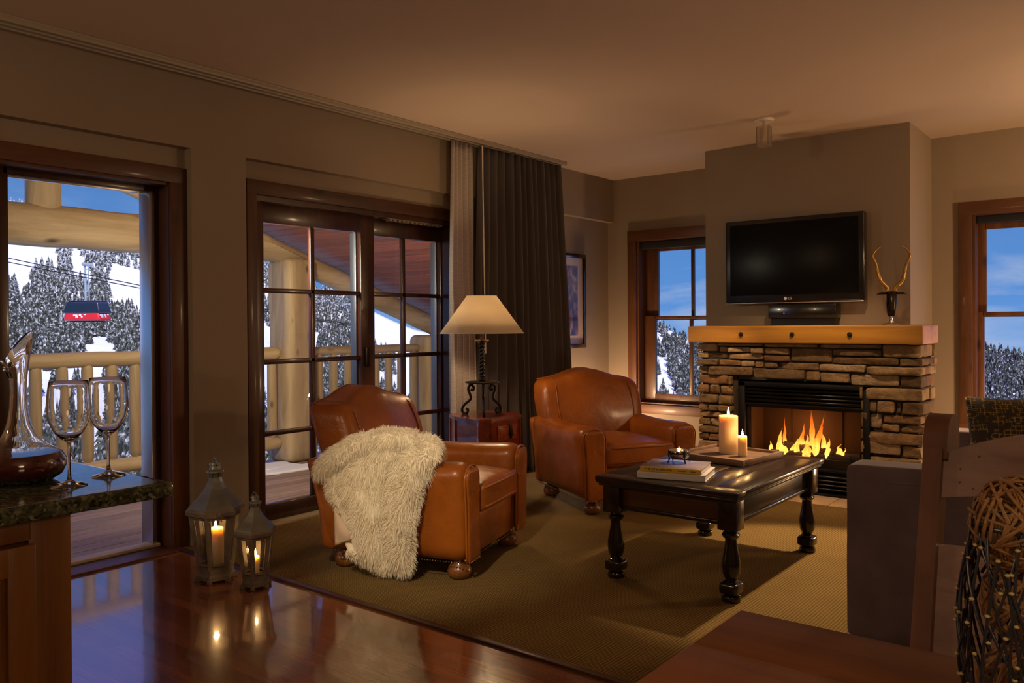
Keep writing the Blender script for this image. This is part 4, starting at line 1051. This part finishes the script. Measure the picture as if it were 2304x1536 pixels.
# ================================================================== LANTERNS
def lantern(lb, x, y, rz, W, Hh, s_):
    """W = half width at the shoulder, Hh = height to the rim"""
    t = thing('lantern', lb, 'lantern', (x, y, 0), rz, 'hexagonal wooden lanterns')
    wb = W*.66; n = 6
    def ring(r, z): return [(r*cos(PI/3*k), r*sin(PI/3*k), z) for k in range(6)]
    mb = MB(); mb.lathe([(wb*1.10, .012), (wb*1.12, .03), (wb*1.02, .042), (wb*.98, .055*s_+.02)], n=6)
    for k in range(6):
        a = PI/3*k; mb.box(-.016*s_, .016*s_, -.010, .010, 0, .02, .003, 1, Matrix.Translation((wb*1.04*cos(a), wb*1.04*sin(a), 0)) @ Matrix.Rotation(a, 4, 'Z'))
    mb.build('plinth', M['lantern'], t, smooth=0)
    z0 = .055*s_+.02; z1 = Hh
    for k in range(6):
        a = PI/3*k; mb = MB(); mb.tube([(wb*.95*cos(a), wb*.95*sin(a), z0-.01), (W*.93*cos(a), W*.93*sin(a), z1+.005)], .0125*s_, 4); mb.build('corner_post', M['lantern'], t, smooth=0)
    for k in range(6):
        a = PI/3*k; b = PI/3*(k+1)
        A0 = Vector((wb*.93*cos(a), wb*.93*sin(a), z0)); B0 = Vector((wb*.93*cos(b), wb*.93*sin(b), z0)); A1 = Vector((W*.91*cos(a), W*.91*sin(a), z1)); B1 = Vector((W*.91*cos(b), W*.91*sin(b), z1))
        mb = MB(); mb.tube([A0.lerp(B0, .12), A1.lerp(B1, .12)], .006*s_, 4); mb.tube([A0.lerp(B0, .88), A1.lerp(B1, .88)], .006*s_, 4); mb.tube([A0+Vector((0, 0, .008)), B0+Vector((0, 0, .008))], .009*s_, 4); mb.tube([A1-Vector((0, 0, .008)), B1-Vector((0, 0, .008))], .009*s_, 4)
        fr = mb.build('pane_frame', M['lantern'], t, smooth=0)
        mb = MB(); i0 = .08; mb.add([A0.lerp(B0, i0), A0.lerp(B0, 1-i0), A1.lerp(B1, 1-i0), A1.lerp(B1, i0)], [(0, 1, 2, 3)]); mb.build('pane', M['glass'], fr, smooth=0, solid=.002)
    mb = MB(); mb.lathe([(W*.98, z1-.005), (W*1.10, z1+.003), (W*1.12, z1+.022*s_), (W*1.06, z1+.034*s_), (W*.9, z1+.036*s_)], n=6); mb.build('rim', M['lantern'], t, smooth=0)
    zr = z1+.034*s_; hr = W*1.15
    mb = MB(); mb.lathe([(W*1.04, zr), (W*1.00, zr+hr*.06), (W*.86, zr+hr*.20), (W*.62, zr+hr*.40), (W*.42, zr+hr*.62), (W*.29, zr+hr*.84), (W*.23, zr+hr)], n=6); mb.build('roof', M['lantroof'], t, smooth=0)
    zn = zr+hr; mb = MB(); mb.lathe([(W*.20, zn-.01), (W*.20, zn+W*.20)], n=18)
    for k in range(10): mb.tube([(W*.235*cos(k*PI/5), W*.235*sin(k*PI/5), zn), (W*.235*cos(k*PI/5), W*.235*sin(k*PI/5), zn+W*.17)], .004*s_, 5)
    mb.lathe([(W*.24, zn+W*.16), (W*.34, zn+W*.19), (W*.33, zn+W*.25), (W*.22, zn+W*.31), (W*.18, zn+W*.44), (W*.24, zn+W*.47), (W*.20, zn+W*.56), (.004, zn+W*.60)], n=18); mb.build('vent_cap', M['lantroof'], t, smooth=40)
    zc = zn+W*.56; rr = W*.32
    mb = MB(); mb.tube([(rr*cos(q), 0, zc+rr*.55*sin(q)) for q in [(-.5+k*(PI+1)/20) for k in range(21)]], .0045*s_, 7); mb.build('ring_handle', M['lantroof'], t, smooth=180, rz=-.5)
    a0 = -PI/6*0
    mb = MB(); mb.tube([(W*1.02, -.004, z1+.02), (W*1.05, .0, z1+.005), (W*1.02, .004, z1-.02)], .0035*s_, 6); mb.build('latch', M['brass'], t, rz=-PI/6)
    return t
L1 = lantern('larger weathered grey lantern with the thicker candle, by the wall', .635, -4.935, math.radians(8), .130, .335, 1.0)
L2 = lantern('smaller weathered grey lantern standing right of the larger one', .90, -4.885, math.radians(14), .094, .258, .8)
pillar('thick ivory pillar candle burning inside the larger lantern', .635, -4.935, .056, .038, .205, 1.2, 1.6)
pillar('slim ivory candle burning inside the smaller lantern', .90, -4.885, .046, .019, .105, 1.0, .9)

# ================================================================== SHEEPSKIN THROW
tw = thing('sheepskin_throw', 'fluffy cream sheepskin throw hanging over the near arm of the armchair', 'throw', (1.20, -3.98, 0), math.radians(107.2))
PATH = [(-.20, .50), (-.235, .575), (-.27, .64), (-.33, .675), (-.395, .665), (-.44, .61), (-.468, .53), (-.478, .43), (-.480, .33), (-.478, .22), (-.474, .12), (-.468, .045)]
EL = [.18, .20, .21, .23, .26, .29, .335, .33, .255, .25, .20, .02]     # rear edge
ER = [-.16, -.20, -.23, -.25, -.275, -.285, -.225, -.20, -.185, -.17, -.155, -.135]
def lerpl(L, u):
    i = min(int(u*(len(L)-1)), len(L)-2); f_ = u*(len(L)-1)-i; f_ = f_*f_*(3-2*f_)*.5+f_*.5
    a, b = L[i], L[i+1]
    return tuple(a[j]+(b[j]-a[j])*f_ for j in range(len(a))) if hasattr(a, '__len__') else a+(b-a)*f_
def throw_pt(u, v, off):
    x, z = lerpl(PATH, v); y0 = lerpl(ER, v); y1 = lerpl(EL, v); y = y0+(y1-y0)*u
    w_ = u+.10*sin(2.2*v+1)*(1-u)
    bulge = .052*abs(sin(PI*(w_*2.15+.12)))**.6-.010
    bulge *= .35+.75*min(1, max(0, (v-.25)*2.2))
    e = min(u, 1-u, 1-v)*9; ed = min(1, max(0, e))**.5
    b = (bulge+off)*ed
    # outward direction
    x2, z2 = lerpl(PATH, min(1, v+.03)); x1, z1 = lerpl(PATH, max(0, v-.03)); d = Vector((x2-x1, 0, z2-z1)).normalized(); nrm = Vector((d.z, 0, -d.x))
    p = Vector((x, y, z))+nrm*b*1.0
    p += Vector((0, .012*noise.noise(Vector((v*6, u*2, 4))), .015*noise.noise(Vector((u*5, v*2, 1)))*(v)))
    return p
fl = MB()
fl.grid(lambda u, v: tuple(throw_pt(u, v, .022)), 30, 46)
inner = MB(); inner.grid(lambda u, v: tuple(throw_pt(u, v, -.014)-Vector((0, 0, 0))), 30, 46)
def blob(pts, rad, n=16):
    P = []; Rr_ = []
    m = (len(pts)-1)*5
    for k in range(m+1):
        P.append(Vector(lerpl(pts, k/m))); Rr_.append(lerpl(rad, k/m)*math.sqrt(max(.02, min(1, k/m*9)*min(1, (1-k/m)*9)))*(1+.10*noise.noise(Vector((k*.3, rad[1]*90, 0)))))
    fl.tube(P, Rr_, n)
blob([(-.36, -.16, .665), (-.40, .02, .680), (-.445, .17, .655), (-.48, .30, .585), (-.485, .395, .500)], [.060, .066, .066, .056, .034])
blob([(-.29, -.20, .645), (-.30, -.06, .670), (-.31, .10, .676), (-.34, .22, .65)], [.05, .060, .060, .045])
blob([(-.40, -.235, .62), (-.468, -.165, .50), (-.488, -.135, .34), (-.488, -.105, .20), (-.485, -.08, .10)], [.045, .052, .052, .052, .04])
base_faces = list(fl.f); base_v = [Vector(v) for v in fl.v]
# fur strands
rfur = random.Random(5); areas = []; tot = 0
for f_ in base_faces:
    if len(f_) < 3 or len(f_) > 4: areas.append(0); continue
    a = (base_v[f_[1]]-base_v[f_[0]]).cross(base_v[f_[2]]-base_v[f_[0]]).length; areas.append(a); tot += a
cent = Vector((-.30, .03, .42))
fur = MB()
NS = 46000
for f_, a in zip(base_faces, areas):
    if not a: continue
    k = a/tot*NS; k = int(k)+(1 if rfur.random() < k-int(k) else 0)
    q = [base_v[i] for i in f_]
    nr = (q[1]-q[0]).cross(q[2]-q[0]).normalized()
    c0 = sum(q, Vector())/len(q)
    ref = c0-Vector((-.36 if c0.z > .5 else -.30, c0.y*.9+.0, min(c0.z, .58)))
    if nr.dot(ref) < 0: nr = -nr
    for _ in range(k):
        u, v = rfur.random(), rfur.random()
        if len(q) == 4: p = q[0].lerp(q[1], u).lerp(q[3].lerp(q[2], u), v)
        else:
            if u+v > 1: u, v = 1-u, 1-v
            p = q[0]+(q[1]-q[0])*u+(q[2]-q[0])*v
        if p.x < -.44 and (p.z-.34)*.155 < (p.y-.262)*.13+.0 +.02 - .0 and p.y > .115 and .145 < p.z < .33 and p.y-.10 > (p.z-.19)*.9: continue
        cl = Vector((noise.noise(p*16), noise.noise(p*16+Vector((9, 0, 0))), noise.noise(p*16+Vector((0, 9, 0)))))
        d = (nr*.9+Vector((0, 0, -.45))+cl*.9+Vector((rfur.uniform(-.25, .25), rfur.uniform(-.25, .25), rfur.uniform(-.25, .25)))).normalized()
        L = rfur.uniform(.020, .038); w_ = .0011
        s_ = d.cross(Vector((rfur.uniform(-1, 1), rfur.uniform(-1, 1), rfur.uniform(-1, 1)))).normalized()*w_
        m = p+d*L*.55; tip = p+d*L*.95+Vector((0, 0, -.25*L))
        o_ = len(fur.v); fur.v += [tuple(p-s_), tuple(p+s_), tuple(m+s_*.8), tuple(m-s_*.8), tuple(tip)]
        fur.f += [(o_, o_+1, o_+2, o_+3), (o_+3, o_+2, o_+4)]
o_ = len(fur.v); fur.v += fl.v; fur.f += [tuple(i+o_ for i in f_) for f_ in fl.f]
o_ = len(fur.v); fur.v += inner.v; fur.f += [tuple(i+o_ for i in f_) for f_ in inner.f]
fur.build('fleece', M['fur'], tw, smooth=180, fix=False)
mb = MB(); mb.grid(lambda u, v: tuple(Vector((-.508-.016*sin(PI*u)*sin(PI*v)-.012*u, .268-.150*u*v, .345-.185*v+.055*u*v*v+.01*sin(7*v)*u))), 10, 12)
mb.build('suede_corner', M['suede'], tw, smooth=180, solid=.006, label='turned-back corner showing the pale suede underside')

# ================================================================== SOFA + CUSHIONS
sf = thing('sofa', 'grey mauve velvet sofa with high square arms seen from its near end', 'sofa', (3.885, -3.13, 0))
SFm = M['sofa']
def soff(p): return p+Vector((.004*noise.noise(p*5), .004*noise.noise(p*5+Vector((3, 0, 0))), .003*noise.noise(p*4)))
for s, y in ((-1, -.665), (1, .665)):
    def ar(p): return soff(Vector((p.x, p.y, p.z*(1+.035*(p.x+.45)) if p.z > .3 else p.z)))
    mb = MB(); mb.rcube((.475, .085, .342), .018, ar, 12, (0, y, .372)); a = mb.build('armrest', SFm, sf, smooth=180, sub=1)
    zt = lambda x: .655*(1+.035*(x+.45))
    mb = MB(); yy = y+s*.086; mb.tube([(-.47, yy-s*.004, zt(-.47)), (-.2, yy, zt(-.2)), (.1, yy, zt(.1)), (.46, yy-s*.004, zt(.46))], .004, 6); mb.build('seam', SFm, a, smooth=180)
mb = MB(); mb.rcube((.47, .58, .14), .02, soff, 10, (0, 0, .17)); mb.build('seat_base', SFm, sf, smooth=180, sub=1)
for y in (-.29, .29):
    mb = MB(); mb.rcube((.36, .284, .075), .04, soff, 10, (-.10, y, .385)); mb.build('seat_cushion', SFm, sf, smooth=180, sub=1)
    mb = MB(); mb.rcube((.09, .284, .20), .05, lambda p: soff(Vector((p.x+.12*(p.z-.4), p.y, p.z))), 10, (.245, y, .62)); mb.build('back_cushion', SFm, sf, smooth=180, sub=1)
mb = MB(); mb.rcube((.09, .66, .36), .04, soff, 10, (.40, 0, .40)); mb.build('backrest', SFm, sf, smooth=180, sub=1)
for x in (-.42, .42):
    for y in (-.68, .68): mb = MB(); mb.box(x-.025, x+.025, y-.025, y+.025, 0, .035, .003); mb.build('foot', M['ebonyz'], sf)
def cush_mat():
    m, nt, b = new_mat('charcoal cushion with gold stitches')
    v = coords(nt, (1, 1, 1))
    def stitch(scl, w1, w2):
        br = nt.nodes.new('ShaderNodeTexBrick'); br.offset = .5; br.inputs['Scale'].default_value = 1
        br.inputs['Brick Width'].default_value = scl; br.inputs['Row Height'].default_value = scl*.62; br.inputs['Mortar Size'].default_value = .0011; br.inputs['Mortar Smooth'].default_value = .1
        mp = nt.nodes.new('ShaderNodeMapping'); mp.inputs['Rotation'].default_value = (PI/2, 0, w1); mp.inputs['Location'].default_value = (w2, w2, 0)
        n1 = nt.nodes.new('ShaderNodeTexNoise'); n1.inputs['Scale'].default_value = 9; nt.links.new(v, n1.inputs['Vector'])
        ad = nt.nodes.new('ShaderNodeVectorMath'); ad.operation = 'MULTIPLY_ADD'; ad.inputs[1].default_value = (.02, .02, .02)
        nt.links.new(n1.outputs['Color'], ad.inputs[0]); nt.links.new(v, ad.inputs[2]); nt.links.new(ad.outputs[0], mp.inputs['Vector'])
        nt.links.new(mp.outputs[0], br.inputs['Vector']); return br.outputs['Fac']
    a = stitch(.034, 0, 0); c_ = stitch(.040, PI/2, .03)
    ms = maprange(nt, noise_n(nt, v, 24, 2), .46, .54)
    mx = nt.nodes.new('ShaderNodeMath'); mx.operation = 'MAXIMUM'; nt.links.new(a, mx.inputs[0]); nt.links.new(c_, mx.inputs[1])
    mu = nt.nodes.new('ShaderNodeMath'); mu.operation = 'MULTIPLY'; nt.links.new(mx.outputs[0], mu.inputs[0]); nt.links.new(ms, mu.inputs[1])
    nt.links.new(mixc(nt, mu.outputs[0], (.035, .027, .022), (.36, .26, .06)), b.inputs['Base Color']); setp(b, Roughness=.85); return m
def cushion(lb, loc_, rz, tilt, w_, h_, m, roll_=0):
    t = thing('cushion', lb, 'cushion', loc_, rz); t.rotation_euler = (tilt, roll_, rz)
    def f(p):
        a = abs(p.x)/w_; b = abs(p.z-h_)/h_; k = (max(0, 1-a**2.4)*max(0, 1-b**2.4))**.5
        pin = 1-.07*(1-a*1.0)*(b**3)-.0; pin2 = 1-.07*(1-b)*(a**3)
        return Vector((p.x*pin2, p.y*(.12+.88*k), h_+(p.z-h_)*pin))
    mb = MB(); mb.rcube((w_, .075, h_), .012, f, 20, (0, 0, h_)); mb.build('pillow_cover', m, t, smooth=180)
    return t
cushion('dark cushion with gold dash stitching leaning at the far end of the sofa', (3.83, -2.60, .474), math.radians(24), math.radians(-14), .185, .218, cush_mat())
cushion('plain golden cushion leaning on the sofa back beside the dark stitched one', (4.10, -2.74, .472), math.radians(75), math.radians(-12), .19, .19, M['gold'])

# ================================================================== DINING TABLE + CHAIR
dt = thing('dining_table', 'rustic brown plank dining table at the bottom right corner', 'dining table', (4.75, -6.45, 0))
mb = MB(); 
for k in range(6): mb.box(-.95, .95, -.60+k*.2+.0006, -.60+(k+1)*.2-.0006, .722, .76, .004, 2)
mb.build('tabletop', M['dtable'], dt)
for s in (-1, 1):
    mb = MB(); mb.box(-.80, .80, s*.50-.012, s*.50+.012, .63, .722, .003); mb.build('apron', M['dtable'], dt)
    mb = MB(); mb.box(s*.82-.012, s*.82+.012, -.49, .49, .63, .722, .003); mb.build('apron', M['dtable'], dt)
for x in (-.82, .82):
    for y in (-.50, .50): mb = MB(); mb.box(x-.045, x+.045, y-.045, y+.045, 0, .722, .006); mb.build('leg', M['dchair'], dt)
dc = thing('dining_chair', 'brown wooden dining chair with scrolled back posts behind the dining table', 'dining chair', (4.25, -5.78, 0))
def py(z): return .16+.155*max(0, (z-.45)/.42)**1.15*.78+.0
for s, x in ((-1, -.205), (1, .205)):
    mb = MB()
    pr2 = []
    zs_ = [0, .15, .3, .45, .55, .65, .75, .85, .95, 1.03]
    ring = []
    for z in zs_:
        y = py(z) if z >= .45 else .16+.05*(.45-z)/.45; ring.append((y, z))
    hw_, dp = .017, .036
    vs = []; fs = []
    for y, z in ring: vs += [(x-hw_, y-dp, z), (x+hw_, y-dp, z), (x+hw_, y+dp, z), (x-hw_, y+dp, z)]
    for i in range(len(ring)-1):
        for k in range(4): fs.append((i*4+k, i*4+(k+1) % 4, (i+1)*4+(k+1) % 4, (i+1)*4+k))
    fs.append((3, 2, 1, 0)); fs.append(tuple((len(ring)-1)*4+k for k in range(4))); mb.add(vs, fs)
    yt, zt_ = ring[-1]
    poly2 = []
    for k in range(25):
        a = PI-k*(PI*1.28)/24; poly2.append((yt+.030+.064*cos(a), zt_+.004+.058*sin(a)))
    poly2 += [(yt+dp, zt_-.045), (yt-dp-.001, zt_-.02)]
    vs = [(x-hw_-.001, y, z) for y, z in poly2]+[(x+hw_+.008, y, z) for y, z in poly2]; n2 = len(poly2)
    mb.add(vs, [tuple(range(n2)), tuple(range(2*n2-1, n2-1, -1))]+[(k, (k+1) % n2, n2+(k+1) % n2, n2+k) for k in range(n2)])
    mb.build('back_post', M['dchair'], dc, smooth=40)
def rail(name, z0, z1, arch, th=.014, yc=.0, m=None):
    mb = MB(); N = 20; vs = []; fs = []
    for k in range(N+1):
        u = k/N; x = -.19+.38*u; cv = .035*sin(PI*u)
        for (dy, zz) in ((-th, z0+arch*.3*sin(PI*u)), (-th, z1+arch*sin(PI*u)), (th, z1+arch*sin(PI*u)), (th, z0+arch*.3*sin(PI*u))):
            vs.append((x, py(zz)+yc+cv+dy, zz))
    for k in range(N):
        for j in range(4): fs.append((k*4+j, (k+1)*4+j, (k+1)*4+(j+1) % 4, k*4+(j+1) % 4))
    fs += [(0, 1, 2, 3), (N*4+3, N*4+2, N*4+1, N*4)]
    mb.add(vs, fs); return mb.build(name, m or M['dchairx'], dc, smooth=40)
cr = rail('crest_rail', .935, 1.018, .045)
rail('lower_back_rail', .58, .845, .0, .010)
mb = MB()
for (u, z) in ((.08, .965), (.08, .99), (.16, 1.015), (.14, .955), (.4, 1.04)): mb.sphere((-.19+.38*u, py(z)+.035*sin(PI*u)-.013, z), .0025, 6, 4)
mb.build('nail_heads', M['brass'], cr)
mb = MB(); mb.rcube((.215, .20, .018), .012, lambda p: p, 8, (0, -.03, .45)); mb.build('seat', M['dchairx'], dc, smooth=40)
for x in (-.19, .19): mb = MB(); mb.box(x-.02, x+.02, -.22, -.18, 0, .435, .004); mb.build('front_leg', M['dchair'], dc)
for (a, b, c_, d) in ((-.19, .19, -.21, -.19),): mb = MB(); mb.box(a, b, c_, d, .36, .43, .003); mb.build('seat_rail', M['dchairx'], dc)

# ================================================================== VASE + RATTAN BALLS
VX, VY = 4.267, -6.092
va = thing('twig_vase', 'tall dark twig lattice vase on the dining table', 'vase', (VX, VY, .76))
def vr(z): 
    u = z/.27; return .044+.026*sin(PI*min(1, max(0, (u*.86+.06))))**.8
rv = random.Random(3); mb = MB(); bd = MB()
for k in range(84):
    a0 = rv.uniform(0, 2*PI); tw_ = rv.choice((-1, 1))*rv.uniform(.12, 1.1); z0 = rv.uniform(0, .06) if k % 2 else rv.uniform(.02, .2); z1 = min(.272, z0+rv.uniform(.10, .26))
    pts = []; rr_ = rv.uniform(.0, .004)
    for j in range(9):
        q = j/8; z = z0+(z1-z0)*q; a = a0+tw_*q; r = vr(z)+rr_; pts.append((r*cos(a), r*sin(a), z))
    mb.tube(pts, [.0019]*8+[.0030], 6)
    for j in (0, 3, 5, 8):
        if rv.random() < .55: p = pts[j]; bd.sphere((p[0]*1.02, p[1]*1.02, p[2]), .0028, 6, 4, (1.2, 1.2, .8))
mb.build('twig_lattice', M['twig'], va, smooth=60); bd.build('binding_knots', M['bead'], va, smooth=60, kind='stuff')
for z in (.003, .268):
    mb = MB(); mb.tube([(vr(z)*cos(2*PI*k/32), vr(z)*sin(2*PI*k/32), z) for k in range(33)], .003, 6, cap=False); mb.build('hoop', M['twig'], va, smooth=60)
mb = MB(); mb.lathe([(.001, .0), (vr(.0)-.003, .0), (vr(.0)-.003, .004), (.001, .004)], (0, 0, 0), 24, close=False); mb.build('vase_bottom', M['twig'], va)
def rball(lb, c, r, seed, n=34):
    rb = random.Random(seed); mb = MB()
    for k in range(n):
        ax_ = Vector((rb.gauss(0, 1), rb.gauss(0, 1), rb.gauss(0, 1))).normalized(); u = ax_.orthogonal().normalized(); v = ax_.cross(u); off = rb.uniform(-.35, .35); s_ = rb.uniform(0, 2*PI); ln = rb.uniform(3.2, 5.6)
        rr_ = r*rb.uniform(.93, 1.0)*math.sqrt(1-off*off)
        mb.tube([Vector(u*cos(s_+ln*j/26)+v*sin(s_+ln*j/26))*rr_+ax_*off*r*.97 for j in range(27)], .0021, 6)
    return tag(mb.build('rattan_ball', M['rattan'], smooth=60, loc=c), lb, 'rattan ball', 'rattan balls in the vase')
rball('orange-brown rattan ball sitting in the mouth of the twig vase', (VX, VY, 1.028), .0605, 1, 44)
rball('rattan ball lying low inside the twig vase, seen through the lattice', (VX, VY, .83), .050, 2)
rball('rattan ball in the middle of the twig vase below the top one', (VX+.002, VY, .934), .050, 3)

# ================================================================== COUNTER
CB = struct
co = thing('countertop', 'green speckled granite countertop with a chiselled edge at the left', 'countertop', (1.5, -7.2, .88))
def edge(p):
    q = p+Vector((1.5, -7.2, 0)); e = noise.noise(q*34)*.004+noise.noise(q*90)*.002
    lim = p.x > 1.069 or p.y > .949
    return p+(Vector((e if p.x > 1.06 else 0, e if p.y > .94 else 0, 0)))
mb = MB(); mb.rcube((1.07, .95, .0175), .006, None, 60, (0, 0, .0175))
for i, v in enumerate(mb.v): mb.v[i] = tuple(edge(Vector(v)))
mb.build('granite_slab', M['granite'], co, smooth=40)
ca = thing('base_cabinet', 'knotty cherry base cabinet with raised panel doors under the granite', 'cabinet', (2.54, -6.469, 0))
mb = MB(); mb.box(-1.9, -.022, -1.6, 0, .0, .878); mb.build('carcass', M['cab'], ca)
mb = MB(); mb.box(-.022, 0, -.085, 0, 0, .878, .002); mb.box(-.022, 0, -1.6, -.08, .835, .878, .002); mb.box(-.022, 0, -1.6, -.08, 0, .10, .002); mb.box(-.022, 0, -.60, -.56, .1, .84, .002)
mb.build('face_frame', M['cab'], ca)
for y1 in (-.078, -.575):
    y0 = y1-.485; mb = MB()
    mb.box(0, .019, y1-.055, y1, .11, .83, .003); mb.box(0, .019, y0, y0+.055, .11, .83, .003); mb.box(0, .019, y0+.05, y1-.05, .77, .83, .003); mb.box(0, .019, y0+.05, y1-.05, .11, .17, .003)
    d_ = mb.build('cabinet_door', M['cab'], ca)
    a, b, c_, e = y0+.055, y1-.055, .17, .77; g = .05
    mb = MB(); vs = [(.006, a, c_), (.006, b, c_), (.006, b, e), (.006, a, e), (.016, a+g, c_+g), (.016, b-g, c_+g), (.016, b-g, e-g), (.016, a+g, e-g)]
    mb.add(vs, [(0, 1, 5, 4), (1, 2, 6, 5), (2, 3, 7, 6), (3, 0, 4, 7), (4, 5, 6, 7)]); mb.build('raised_panel', M['cab'], d_, smooth=0)
# wine glasses
GL = solid_glass('clear glass')
def wineglass(lb, x, y):
    t = thing('wine_glass', lb, 'wine glass', (x, y, .9152), 0, 'wine glasses on the counter')
    outer = [(.001, .0005), (.037, .0), (.0385, .0015), (.030, .0045), (.012, .009), (.005, .016), (.0036, .03), (.0036, .085), (.0055, .100), (.016, .108), (.031, .124), (.042, .148), (.0470, .172), (.0464, .190), (.0452, .208), (.0430, .226), (.0408, .241)]
    inner_ = [(.0402, .2414), (.0422, .226), (.0443, .208), (.0455, .190), (.0460, .172), (.041, .148), (.030, .1255), (.016, .1105), (.001, .107)]
    mb = MB(); mb.lathe(outer+inner_, (0, 0, 0), 48, close=False); mb.build('glass', GL, t, smooth=60)
wineglass('empty stemmed wine glass, nearer the decanter on the granite counter', 2.422, -6.42)
wineglass('empty stemmed wine glass, nearer the counter corner and the window', 2.370, -6.305)
# decanter
de = thing('wine_decanter', 'wide glass decanter holding dark red wine at the left end of the counter', 'decanter', (2.259, -6.464, .9152))
def cut(mb):
    for i, v in enumerate(mb.v):
        if v[2] > .262: mb.v[i] = (v[0], v[1], v[2]+(v[2]-.262)*.9*(v[0]*.786+v[1]*.619)/.03)
    return mb
mb = MB(); out = [(.001, .0), (.070, .0), (.092, .014), (.101, .034), (.100, .05), (.090, .068), (.060, .084), (.038, .105), (.026, .135), (.0195, .175), (.0175, .215), (.019, .250), (.026, .285), (.033, .31)]
inn = [(r-.0024 if r > .01 else r, z+(.004 if i < 3 else .0)) for i, (r, z) in enumerate(out)]
mb.lathe(out+[(.0315, .31)]+inn[::-1][1:], (0, 0, 0), 56, close=False); cut(mb); mb.build('glass_body', GL, de, smooth=60)
mb = MB(); mb.lathe([(.001, .0045), (.068, .0045), (.0885, .0175), (.0975, .034), (.0965, .05), (.0872, .0665), (.001, .0667)], (0, 0, 0), 48, close=False)
wm_, nt_, b_ = new_mat('red wine'); setp(b_, Base_Color=rgb((.10, .002, .004)), Roughness=.02, Specular_IOR_Level=.5); mb.build('wine', wm_, de, smooth=60)
ha = Vector((-.786, -.619, 0))
mb = MB(); mb.tube([tuple(ha*a+Vector((0, 0, z))) for a, z in ((.018, .245), (.035, .285), (.062, .292), (.082, .262), (.087, .21), (.080, .15), (.066, .105), (.052, .09))], .0055, 10); mb.build('handle', GL, de, smooth=180)

# ================================================================== ROOM LIGHTS AND ADDED FILLS
W_ = (1, .70, .42)
light('table_lamp_light', 'POINT', (.71, -2.93, .655+.70), 30, (1, .66, .36), .045)
light('spot_light', 'SPOT', (2.16, -1.49, 2.57), 40, (1, .62, .28), .03, spot_size=.62, spot_blend=1, aim=(2.42, -1.15, 1.2))
light('spot_light', 'SPOT', (2.9, -2.3, 2.6), 110, (1, .64, .34), .05, spot_size=1.0, spot_blend=.9, aim=(2.3, -1.15, .7))  # unseen spot added to brighten the stone surround
# unseen sources: the ceiling spot over the carpet, then added spots, lamps and fills
light('spot_light', 'SPOT', (3.10, -1.9, 2.6), 380, (1, .68, .38), .04, spot_size=.75, spot_blend=.35, aim=(2.98, -3.0, 0))
light('spot_light', 'SPOT', (1.75, -2.35, 2.6), 130, (1, .60, .28), .03, spot_size=.55, spot_blend=.8, aim=(1.62, -1.15, .45))  # unseen spot added for the warm patch on the lower left stones
light('unseen_lamp', 'POINT', (.22, -.62, .30), 44, (1, .66, .38), .08)  # unseen source added behind the far armchair to brighten the corner wall
light('unseen_right_lamp', 'POINT', (5.0, -1.2, 1.9), 75, (1, .64, .34), .15)  # unseen lamp outside the frame, set high to brighten the far ceiling
light('unseen_lamp', 'POINT', (3.85, -.55, .35), 34, (1, .64, .34), .08)  # unseen low lamp behind the sofa, lights wall and stone side
light('dining_fill', 'POINT', (5.6, -7.4, 1.9), 36, W_, .4)  # unseen fill added on the dining side, no fixture
light('spot_light', 'SPOT', (2.9, -6.9, 2.62), 280, (1, .80, .56), .05, spot_size=.42, spot_blend=.9, aim=(1.55, -4.35, .42))  # unseen spot added to brighten the sheepskin throw
light('kitchen_fill', 'POINT', (1.0, -8.7, 2.3), 62, W_, .12)  # unseen fill added behind the camera for general brightness
# ================================================================== CAMERA + RENDER LOOK
f, yaw, pitch, roll, sy = 1856.24, -.6672, -.00557, -.00703, -28.98
cd = bpy.data.cameras.new('camera'); cam = bpy.data.objects.new('camera', cd); C.objects.link(cam)
F = Vector((sin(yaw)*cos(pitch), cos(yaw)*cos(pitch), sin(pitch))); Rr = Vector((cos(yaw), -sin(yaw), 0)); U = Rr.cross(F)
R2 = Rr*cos(roll)+U*sin(roll); U2 = -Rr*sin(roll)+U*cos(roll)
mw = Matrix((( R2.x, U2.x, -F.x, 4.40232), (R2.y, U2.y, -F.y, -7.28030), (R2.z, U2.z, -F.z, 1.28101), (0, 0, 0, 1)))
cam.matrix_world = mw
cd.sensor_width = 36; cd.lens = f*36/2304; cd.shift_y = sy/2304; cd.clip_end = 5000; cd.clip_start = .05
bpy.context.scene.camera = cam
sc = bpy.context.scene
sc.view_settings.view_transform = 'Standard'; sc.view_settings.look = 'None'; sc.view_settings.gamma = 1
sc.view_settings.use_curve_mapping = False; sc.view_settings.exposure = 0.12
sc.cycles.use_denoising = True
sc.cycles.use_adaptive_sampling = True; sc.cycles.adaptive_threshold = .035
sc.cycles.max_bounces = 10; sc.cycles.transparent_max_bounces = 24; sc.cycles.transmission_bounces = 8; sc.cycles.diffuse_bounces = 4
sc.cycles.sample_clamp_indirect = 3.0
